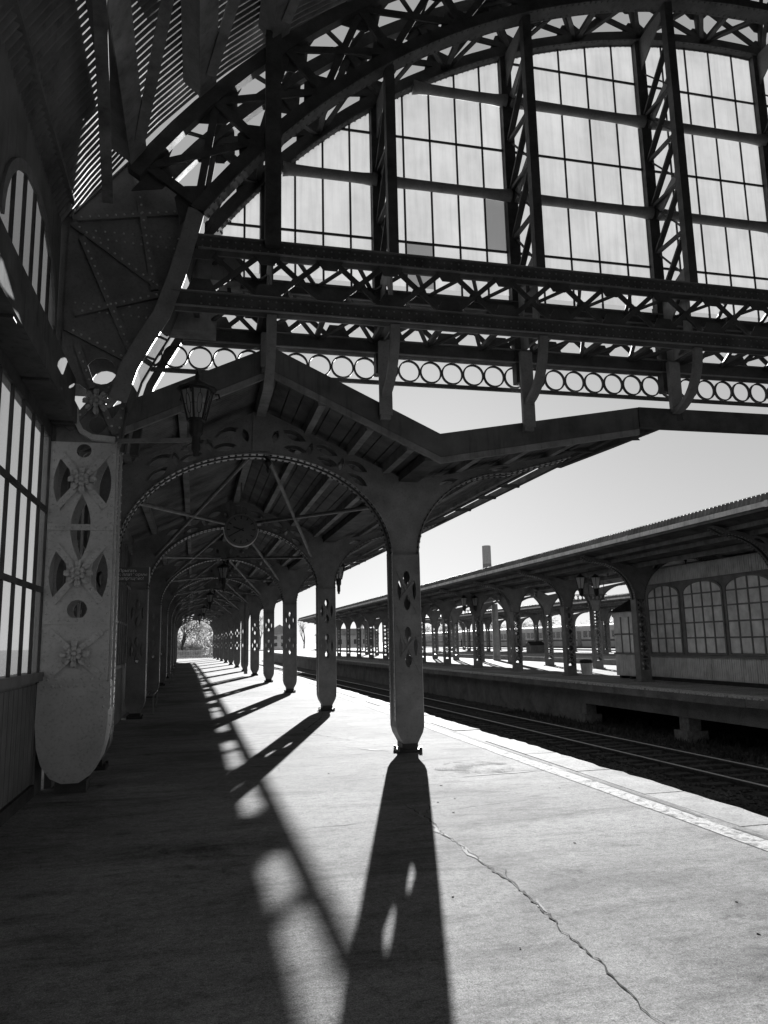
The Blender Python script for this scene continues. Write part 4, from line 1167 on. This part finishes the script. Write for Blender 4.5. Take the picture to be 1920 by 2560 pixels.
# ================================================================== ISLAND PLATFORM CANOPY
P2Y, P2D, P2N = 24.6, 5.55, 14
WING2 = 5.1
def make_lat_column(t, x0):
    # lattice column: plain plates on two sides, crossed lacing on the faces along the platform
    for s_ in (-1, 1): mk('side_plate', MB().box(x0 + s_ * .2 - .01, x0 + s_ * .2 + .01, -.17, .17, .0, 2.86), IRON, t)
    for yy in (-.17, .17):
        lt = MB()
        for i in range(7):
            z0, z1 = .45 + i * .34, .45 + (i + 1) * .34
            lt.bar((x0 - .19, yy, z0), (x0 + .19, yy, z1), .05, .012, (0, 1, 0)); lt.bar((x0 - .19, yy + .013, z1), (x0 + .19, yy + .013, z0), .05, .012, (0, 1, 0))
            if i % 2: lt.bar((x0 - .19, yy - .013, z0), (x0 + .19, yy - .013, z0), .05, .012, (0, 1, 0))
        mk('lacing', lt, IRON, t)
    for sx in (-1, 1):
        for yy in (-.16, .16): mk('corner_angle', MB().box(x0 + sx * .17 - .03, x0 + sx * .17 + .03, yy - .012, yy + .012, .03, 2.86), IRON, t)
    mk('base_plate', MB().box(x0 - .2, x0 + .2, -.185, .185, .0, .4).box(x0 - .27, x0 + .27, -.24, .24, 0, .05), IRON, t)
G2 = 'arched frames of the island platform canopy'
def lab2(k): return 'arched frame on lattice columns under the island platform canopy, %s from the kiosk end' % ORD[k]
i0 = make_frame(lab2(0), G2, WING2, True)
i0.name = 'lattice_column_frame'
make_lat_column(i0, 3.02); make_lat_column(i0, -1.32)
LX = 17.37 + .85
for k in range(P2N):
    y = P2Y + P2D * (k - 1)
    if k == 0: i0.location = (LX, 17.5, 0); i0.scale = (-1, 1, 1)
    else: dup(i0, (LX, y, 0), lab2(k), G2, (-1, 1, 1))
ir = thing('island_canopy', 'wide canopy roof over the island platform with pale gutter strip and corrugated rim', 'canopy roof', (17.4, 12, 4))
def ip(name, mb, mat, root=None):
    root = root or ir
    o = mk(name, mb, mat, root); o.location = tuple(-c for c in root.location); return o
zf = lambda y: 0
YE = 104
def island_roof(root, dx, y0, y1, full=True):
    X = lambda v: LX - v + dx
    S = [(X(WING2 + .12), 4.52), (X(3.1), 4.13), (X(.85), 5.2), (X(-1.4), 4.13), (X(-3.4), 4.52)]
    for a, b in zip(S, S[1:]): ip('roof_sheet', corr(a, b, y0, y1, .11 if full else .3, .02, zf), ROOFM, root)
    ys = [y0, y1]
    def run(nm, xx, w, z0, z1, mat): ip(nm, strip(ys, lambda y: xx - w / 2, lambda y: xx + w / 2, z0, z1), mat, root)
    run('gutter_strip', S[0][0] - .10, .12, 4.52, 4.645, FASCIA_L)
    run('gutter_under', S[0][0] - .03, .2, 4.44, 4.518, IRON_D)
    run('far_gutter', S[-1][0] + .1, .12, 4.52, 4.645, FASCIA)
    for v in (4.6, 4.0, 3.1, 2.3, 1.6, -.1, -.8): run('purlin', X(v), .1, zroof(max(-1.5, v)) - .16, zroof(max(-1.5, v)) - .01, PURLIN)
    # corrugated rim standing above the gutter
    m = MB(); y = y0; L = []; pt = .16
    while y < y1:
        L += [(y, 0), (y + pt * .3, .03), (y + pt * .5, .03), (y + pt * .8, 0)]; y += pt
    for yy, d in L: m.v += [(S[0][0] - .03 - d, yy, 4.65), (S[0][0] + .02 - d * .5, yy, 4.86 + d * .2), (S[0][0] + .4, yy, 4.95 + d * .8)]
    for i in range(len(L) - 1): m.f += [(3 * i, 3 * i + 3, 3 * i + 4, 3 * i + 1), (3 * i + 1, 3 * i + 4, 3 * i + 5, 3 * i + 2)]
    ip('corrugated_rim', m, ROOFM, root)
    if full:
        n = 10
        for i in range(n):
            va = WING2 - (WING2 - 3.3) * i / n - .008; vb = WING2 - (WING2 - 3.3) * (i + 1) / n + .008
            za, zb = [4.13 + (v - 3.1) * .18 - .03 for v in (va, vb)]
            m = MB(); m.v = [(X(va), y0, za), (X(vb), y0, zb), (X(vb), y1, zb), (X(va), y1, za), (X(va), y0, za + .012), (X(vb), y0, zb + .012), (X(vb), y1, zb + .012), (X(va), y1, za + .012)]
            m.f = [(0, 3, 2, 1), (4, 5, 6, 7), (0, 1, 5, 4), (1, 2, 6, 5), (2, 3, 7, 6), (3, 0, 4, 7)]
            ip('soffit_board', m, SOFFIT, root)
island_roof(ir, 0, 11, YE)
# joints in the pale gutter strip
for i in range(12):
    y = 15 + i * 6.1; ip('strip_joint', MB().box(LX - WING2 - .12 - .172, LX - WING2 - .12 - .161, y, y + .12, 4.50, 4.66), FASCIA_L)

# third platform canopy
G3 = 'arched frames of the third platform canopy'
tr = thing('distant_canopy', 'distant canopy roof with pale eave line over the platform by the train', 'canopy roof', (37.4, 55, 4))
island_roof(tr, 20, 52, 116, False)
for k in range(9): dup(i0, (LX + 20, 55.6 + 7.2 * k, 0), 'distant lattice column frame under the canopy by the train, %s of its row' % ORD[k], G3, (-1, 1, 1))

# ------------------------------------------------------------------ kiosk on the island platform
KX = 16.0
ki = thing('kiosk', 'long panelled kiosk with round-arched paned windows on the island platform', 'kiosk', (KX, 20, 0))
def kp(name, mb, mat, parent=None):
    o = mk(name, mb, mat, parent or ki)
    if parent is None: o.location = (-KX, -20, 0)
    return o
KY0, KY1 = 12.5, 25.5
kp('body', MB().box(KX + .08, 18.8, KY0, KY1, .12, 3.95), KIOSKM)
kp('plinth', MB().box(KX + .02, 18.85, KY0, KY1 + .02, 0, .119), BLACK)
bd = MB().box(0, .035, 0, .072, .13, .84).mesh('board'); bd.materials.append(KIOSKM)
bt = MB().box(0, .035, 0, .072, 3.42, 3.92).mesh('frieze_board'); bt.materials.append(KIOSKM)
y = 15.0
while y < KY1 - .1:
    o = link('board', bd, None, ki); o.location = (.04 + random.uniform(-.004, .004), y - 20, 0)
    o = link('frieze_board', bt, None, ki); o.location = (.03 + random.uniform(-.004, .004), y - 20, 0)
    y += .1
kp('sill', MB().box(KX - .03, KX + .1, KY0, KY1, .845, .91), IRON)
kp('frieze_rail', MB().box(KX - .0, KX + .1, KY0, KY1, 3.385, 3.418), IRON)
wins = [(23.38, 25.3), (21.13, 23.16), (18.9, 20.97), (16.7, 18.72), (14.5, 16.5)]
H = []
for a, b in wins: H.append([(a, .93), (b, .93)] + [((a + b) / 2 + (b - a) / 2 * math.cos(PI * k / 14), 2.98 + .36 * math.sin(PI * k / 14)) for k in range(15)])
kp('front_wall', MB().plate([(KY0, .912), (KY1, .912), (KY1, 3.384), (KY0, 3.384)], H, .05, YZ(KX + .05)), IRON)
for a, b in wins:
    w_ = thing('x', '', '', (0, 0, 0)); 
    for kk in ('label', 'category', 'kind'): del w_[kk]
    w_.name = 'window'; w_.parent = ki; w_.location = (-KX, -20, 0)
    c, hw = (a + b) / 2, (b - a) / 2
    zt = lambda y: 2.98 + .36 * math.sqrt(max(0, 1 - ((y - c) / hw) ** 2))
    arc = [(KX + .02, c + hw * math.cos(PI * k / 16), 2.98 + .36 * math.sin(PI * k / 16)) for k in range(17)]
    fr = MB().sweep([(KX + .02, b, .93)] + arc + [(KX + .02, a, .93)], -.03, .03, -.035, .035, (1, 0, 0)); fr.box(KX - .01, KX + .05, a, b, .93, .98)
    mk('frame', fr, IRON, w_)
    for i in (1, 2, 3):
        yy = a + (b - a) * i / 4; mk('glazing_bar', MB().box(KX - .002, KX + .045, yy - .024, yy + .024, .98, zt(yy)), IRON, w_)
    zr_ = [.98, 1.48, 1.98, 2.48, 2.93, 3.36]
    for z in zr_[1:-1]: mk('glazing_bar', MB().box(KX + .001, KX + .042, a + .03, b - .03, z - .024, z + .024), IRON, w_)
    for i in range(4):
        ya, yb = a + (b - a) * i / 4 + .021, a + (b - a) * (i + 1) / 4 - .021
        for j in range(5):
            z0, z1 = zr_[j] + .02, zr_[j + 1] - .02
            P = [(ya, z0), (yb, z0)] + [(t, min(z1, zt(t) - .02)) for t in (yb, (yb * 2 + ya) / 3, (yb + 2 * ya) / 3, ya)]
            if min(p[1] for p in P[2:]) < z0: P = P[:2] + [(p[0], max(z0 + .01, p[1])) for p in P[2:]]
            mk('pane', MB().plate(P, [], .006, YZ(KX + .03 + random.uniform(-.004, .004))), KGLASS, w_)
sk = thing('small_kiosk', 'narrow paned kiosk with dark hipped roof standing at the end of the long kiosk', 'kiosk', (16.4, 26.4, 0))
def skp(name, mb, mat): o = mk(name, mb, mat, sk); o.location = (-16.4, -26.4, 0); return o
SX, SA, SB = 15.72, 25.56, 27.3
skp('body', MB().box(SX, 17.4, SA, SB, .1, 2.5), KIOSKM)
for y in (SA + .1, SA + .8, SB - .25): skp('foot', MB().box(SX + .05, 17.3, y, y + .15, 0, .1), BLACK)
for i in range(17): skp('board', MB().box(SX - .03, SX - .002, SA + .02 + i * .1, SA + .105 + i * .1, .12, .9), KIOSKM)
skp('sill', MB().box(SX - .06, SX - .001, SA - .02, SB + .02, .905, .97), IRON)
for i in range(3):
    y0_ = SA + .06 + i * .56
    for z0, z1 in ((1.0, 1.62), (1.69, 2.28)): skp('pane', MB().box(SX - .014, SX - .002, y0_ + .03, y0_ + .53, z0, z1), KGLASS)
    skp('glazing_bar', MB().box(SX - .035, SX - .001, y0_ - .025, y0_ + .025, .972, 2.3), IRON)
skp('transom', MB().box(SX - .03, SX - .0015, SA + .03, SB - .03, 1.63, 1.68), IRON)
skp('head', MB().box(SX - .05, SX - .001, SA - .02, SB + .02, 2.302, 2.49), KIOSKM)
m = MB(); m.v = [(SX - .15, SA - .1, 2.502), (17.5, SA - .1, 2.502), (17.5, SB + .1, 2.502), (SX - .15, SB + .1, 2.502), (16.5, SA + .7, 3.15), (16.5, SB - .6, 3.15)]
m.f = [(0, 3, 2, 1), (0, 1, 4), (1, 2, 5, 4), (2, 3, 5), (3, 0, 4, 5)]
skp('roof', m, BLACK)

# lantern pairs hung under the island canopy
for j, y in enumerate((27.3, 41.0, 52.2)):
    lb = 'pair of lanterns on a lattice arm under the island canopy, %s from the kiosk' % ORD[j]
    t = thing('twin_lantern', lb, 'lantern', (14.75, y, 3.45), 'twin lanterns of the island canopy')
    a = MB()
    for s_ in (-1, 1): a.bar((-.75, 0, -.35 + s_ * .1), (.75, 0, -.35 + s_ * .1), .04, .03)
    for i in range(8): a.bar((-.7 + i * .18, 0, -.45), (-.6 + i * .18, 0, -.25), .02, .03); a.bar((-.6 + i * .18, .02, -.45), (-.7 + i * .18, .02, -.25), .02, .03)
    mk('lattice_arm', a, IRON, t)
    mk('hanger', MB().tube([(0, 0, -.3), (0, 0, .85)], .02, 6), IRON, t)
    mk('hanger', MB().tube([(.65, 0, -.3), (.65, 0, .85)], .015, 6), IRON, t)
    for x in (-.33, .33):
        bdy = MB(); n = 6
        bdy.lathe([(.09, -.2), (.11, .0), (.2, .42)], (x, 0, 0), 6)
        mk('glass_body', bdy, LAMPG, t)
        fr = MB()
        for k in range(6):
            aa = 2 * PI * k / 6; fr.bar((x + .112 * math.cos(aa), .112 * math.sin(aa), 0), (x + .205 * math.cos(aa), .205 * math.sin(aa), .42), .02, .02)
        fr.lathe([(.215, .42), (.1, .5), (.01, .58)], (x, 0, 0), 8); fr.lathe([(.05, -.3), (.1, -.2), (.11, 0)], (x, 0, 0), 6)
        mk('lantern_frame', fr, BLACK, t)
# bin and crate
bn = thing('litter_bin', 'pale litter bin with dark full bag beside a lattice column', 'bin', (15.75, 29.75, 0))
mk('bin_body', MB().lathe([(.2, .03), (.24, .3), (.26, .5), (.24, .52)], (0, 0, 0), 12), FASCIA_L, bn)
mk('bag', MB().lathe([(.25, .50), (.29, .56), (.24, .64), (.12, .67), (.02, .66)], (0, 0, 0), 11), BLACK, bn)
bx_ = thing('grit_box', 'small grey box with sloped dark lid on the third platform', 'box', (34.8, 76.5, 0))
mk('box_body', MB().box(-.9, .9, -.6, .6, .0, .8), CONC_D, bx_)
m = MB(); m.v = [(-.95, -.65, .802), (.95, -.65, .802), (.95, .65, .802), (-.95, .65, .802), (-.8, .4, 1.2), (.8, .4, 1.2)]
m.f = [(0, 3, 2, 1), (0, 1, 5, 4), (1, 2, 5), (2, 3, 4, 5), (3, 0, 4)]; mk('lid', m, BLACK, bx_)

# ------------------------------------------------------------------ train
def make_car(label):
    t = thing('train_car', label, 'train car', (0, 0, 0), 'carriages of the commuter train')
    prof = [(-1.6, .15), (-1.68, .9), (-1.68, 2.5), (-1.55, 2.9), (1.55, 2.9), (1.68, 2.5), (1.68, .9), (1.6, .15)]
    mk('body', MB().plate(prof, [], 19.4, XZ(0)), TRAINM, t)
    rp = [(-1.56, 2.902), (-1.3, 3.15), (-.7, 3.32), (.7, 3.32), (1.3, 3.15), (1.56, 2.902)]
    mk('roof', MB().plate(rp, [], 19.3, XZ(0)), FASCIA_L, t)
    mk('underframe', MB().box(-1.4, 1.4, -9.4, 9.4, -.9, .149), TRAIND, t)
    mk('waist_stripe', MB().box(-1.69, -1.682, -9.69, 9.69, .95, 1.2), TRAIND, t)
    for i in range(9):
        y = -6.4 + i * 1.6
        w_ = mk('window', MB().box(-1.70, -1.683, y - .58, y + .58, 1.5, 2.35), TRAIND, t)
        for s_ in (-1, 1): mk('pane', MB().box(-1.706, -1.701, y + s_ * .28 - .25, y + s_ * .28 + .25, 1.55, 2.3), DGLASS, w_)
    for y in (-8.3, 8.3):
        d = mk('door', MB().box(-1.70, -1.683, y - .65, y + .65, .2, 2.4), IRON, t)
        for s_ in (-1, 1): mk('pane', MB().box(-1.706, -1.701, y + s_ * .32 - .2, y + s_ * .32 + .2, 1.5, 2.2), DGLASS, d)
    return t
tc = make_car('pale commuter train carriage with twin windows, first of the train beyond the third platform')
for j in range(7):
    y = 76 + j * 20
    lb = 'pale commuter train carriage with twin windows, %s of the train beyond the third platform' % ORD[j]
    if j == 0: tc.location = (56, y, 0)
    else: dup(tc, (56, y, 0), lb, 'carriages of the commuter train')

# ------------------------------------------------------------------ people far away on the platforms
def person(label, loc, rz, h=1.72):
    sk_ = {'pel': (0, 0, .95), 'ch': (0, .02, 1.3), 'ne': (0, 0, 1.48), 'hd': (0, -.02, 1.6), 'ht': (0, -.01, 1.70), 'lh': (-.1, 0, .92), 'lk': (-.11, -.04, .5), 'lf': (-.11, .03, .07), 'lt': (-.12, -.12, .03), 'rh': (.1, 0, .92), 'rk': (.11, .03, .5), 'rf': (.11, .08, .07), 'rt': (.12, -.08, .03),
           'ls': (-.2, .01, 1.4), 'le': (-.25, .05, 1.12), 'lw': (-.24, -.04, .86), 'rs': (.2, .01, 1.4), 're': (.25, .06, 1.12), 'rw': (.24, -.03, .86)}
    rad = {'pel': .15, 'ch': .16, 'ne': .06, 'hd': .1, 'ht': .06, 'lh': .1, 'lk': .07, 'lf': .05, 'lt': .035, 'rh': .1, 'rk': .07, 'rf': .05, 'rt': .035, 'ls': .07, 'le': .05, 'lw': .035, 'rs': .07, 're': .05, 'rw': .035}
    E_ = [('pel', 'ch'), ('ch', 'ne'), ('ne', 'hd'), ('hd', 'ht'), ('pel', 'lh'), ('lh', 'lk'), ('lk', 'lf'), ('lf', 'lt'), ('pel', 'rh'), ('rh', 'rk'), ('rk', 'rf'), ('rf', 'rt'), ('ch', 'ls'), ('ls', 'le'), ('le', 'lw'), ('ch', 'rs'), ('rs', 're'), ('re', 'rw')]
    ks = list(sk_); me = bpy.data.meshes.new('person'); me.from_pydata([sk_[k] for k in ks], [(ks.index(a), ks.index(b)) for a, b in E_], [])
    o = link('person', me, CLOTH)
    md = o.modifiers.new('skin', 'SKIN')
    if not me.skin_vertices: me.attributes.new('skin', 'FLOAT', 'POINT')
    for i, k in enumerate(ks): me.skin_vertices[0].data[i].radius = (rad[k], rad[k] * .8)
    me.skin_vertices[0].data[0].use_root = True
    sb = o.modifiers.new('sub', 'SUBSURF'); sb.levels = 1; sb.render_levels = 1
    o.location = loc; o.rotation_euler = (0, 0, rz)
    tag(o, label, 'person')
try:
    person('person in dark clothes standing near the train by a lattice column', (51.6, 102, 0), .6)
    person('person in dark clothes walking past the train far along the platform', (51.9, 150, 0), 1.4)
except Exception as e:
    print('person failed', e)

# ------------------------------------------------------------------ masts, chimney, house, fence
def mast(x, y, h, r, label):
    t = thing('line_mast', label, 'mast', (x, y, GZ), 'masts of the station yard')
    mk('pole', MB().lathe([(r, 0), (r, .5), (r * .75, h)], (0, 0, 0), 10), CONC, t)
    mk('foot_block', MB().box(-r * 1.6, r * 1.6, -r * 1.6, r * 1.6, 0, .35), CONC_D, t)
mast(21.5, 54.3, 5.6, .3, 'thick concrete mast rising between the island and third platforms')
random.seed(14)
for j in range(9):
    mast(19 + j * 3.4 + random.uniform(-1, 1), 118 + random.uniform(0, 60), random.uniform(7, 10), .14, 'thin line mast in the distant yard, %s of the cluster' % ORD[j])
ch = thing('factory_chimney', 'tall distant factory chimney rising above the island canopy roof', 'chimney', (155, 400, GZ))
mk('stack', MB().lathe([(2.6, 0), (2.45, 42), (2.4, 44)], (0, 0, 0), 16), CHIM, ch)
mk('stack_top', MB().lathe([(2.42, 44.0), (2.38, 54), (2.1, 54.2)], (0, 0, 0), 16), IRON_L, ch)
ho = thing('gabled_house', 'distant gabled house with small windows beyond the platform end', 'house', (38, 380, GZ))
mk('wall', MB().box(-7, 7, 0, 10, 0, 7.5), HOUSEM, ho)
m = MB().plate([(-7.8, 7.4), (7.8, 7.4), (0, 12)], [], 11.5, XZ(5)); mk('roof', m, HOUSER, ho)
for i in range(4):
    for z in (1.5, 4.8): mk('window', MB().box(-5.8 + i * 3.3, -4.4 + i * 3.3, -.06, .0, z, z + 1.7), DGLASS, ho)
hb = thing('long_house', 'low pale building with dark roof beside the far tracks', 'building', (62, 330, GZ))
mk('wall', MB().box(-12, 14, 0, 10, 0, 6), HOUSEM, hb); mk('roof', MB().plate([(-12.6, 5.95), (14.6, 5.95), (12, 8.6), (-10, 8.6)], [], 11, XZ(5)), HOUSER, hb)
for i in range(7): mk('window', MB().box(-10.5 + i * 3.4, -9 + i * 3.4, -.06, 0, 2, 4), DGLASS, hb)
fe = thing('picket_fence', 'low pale picket fence across the far end of the platform', 'fence', (-2, 100, 0))
for i in range(46): mk('picket', MB().box(-3.2 + i * .2, -3.08 + i * .2, -.02, .02, 0, .98 + .02 * (i % 3)), FASCIA_L, fe)
for z in (.25, .8): mk('rail', MB().box(-3.3, 6.2, .022, .06, z, z + .09), FASCIA_L, fe)

# ------------------------------------------------------------------ trees
def tree(label, x, y, h, rad, leaves, bare, seed, group='trees beyond the station'):
    rnd = random.Random(seed)
    t = thing('tree', label, 'tree', (x, y, GZ), group)
    tb = MB(); tips = []
    def grow(p, d, L, r, depth):
        q = p + d * L; mid = p.lerp(q, .5) + Vector((rnd.uniform(-1, 1), rnd.uniform(-1, 1), 0)) * L * .05
        tb.tube([p, mid, q], [r, r * .85, r * .7], 5 if depth < 2 else 3, False)
        tips.append(q)
        if depth >= (5 if bare else 3): return
        for k in range(rnd.choice((2, 3, 3))):
            nd = (d + Vector((rnd.uniform(-1, 1), rnd.uniform(-1, 1), rnd.uniform(-.25, .7))) * .75).normalized()
            grow(q if rnd.random() < .7 else mid, nd, L * rnd.uniform(.58, .82), r * .6, depth + 1)
    grow(Vector((0, 0, 0)), Vector((rnd.uniform(-.08, .08), rnd.uniform(-.08, .08), 1)).normalized(), h * .3, h * .022, 0)
    mk('trunk', tb, BARK, t)
    lf = MB()
    for i in range(leaves):
        c = rnd.choice(tips[len(tips) // 5:]) if bare else Vector((0, 0, h * .58)) + Vector((rnd.gauss(0, .42) * rad, rnd.gauss(0, .42) * rad, rnd.gauss(0, .36) * h * .5))
        if not bare:
            kx = rnd.choice(tips); c = c.lerp(kx, .45)
        c = c + Vector((rnd.gauss(0, .12), rnd.gauss(0, .12), rnd.gauss(0, .12))) * rad * .55
        if c.z < h * .12: c.z = h * .12 + rnd.random()
        s_ = rnd.uniform(.5, 1.2) * (.09 if bare else .2); a = Vector((rnd.gauss(0, 1), rnd.gauss(0, 1), rnd.gauss(0, 1))).normalized(); b = a.orthogonal().normalized()
        o = len(lf.v); lf.v += [tuple(c - a * s_), tuple(c + b * s_ * .7), tuple(c + a * s_), tuple(c - b * s_ * .7)]; lf.f.append((o, o + 1, o + 2, o + 3))
    cme = bpy.data.meshes.new('crown'); cme.from_pydata(lf.v, [], lf.f)
    link('crown', cme, LEAF, t)
tree('budding bare-branched tree behind the fence at the end of the canopy', -2.2, 112, 9, 5, 2400, True, 1)
tree('second budding tree with spreading twigs beyond the platform fence', 2.0, 119, 9, 5, 2200, True, 2)
tree('leafy shrub-like tree low behind the platform fence', 3.6, 116, 6, 4.5, 2600, False, 3)
tree('leafy tree at the dark side of the platform fence end', -4.6, 117, 7, 5, 2200, False, 4)
tree('broad leafy tree rising behind the fence shrubs', .5, 128, 10, 7, 2400, False, 7)
tree('dense leafy bush at the foot of the budding trees', -.8, 114, 4.2, 4, 2200, False, 8)
tree('tall bare tree standing behind the gabled house', 30, 400, 22, 8, 900, True, 5)
tree('tall bare poplar-like tree beside the gabled house', 52, 395, 20, 7, 800, True, 6)
for j in range(12):
    tree('leafy tree in the row behind the commuter train, %s along it' % ORD[j], 66 + random.uniform(0, 8), 84 + j * 14 + random.uniform(-3, 3), random.uniform(8, 11), 6, 1700, False, 20 + j, 'trees behind the train')
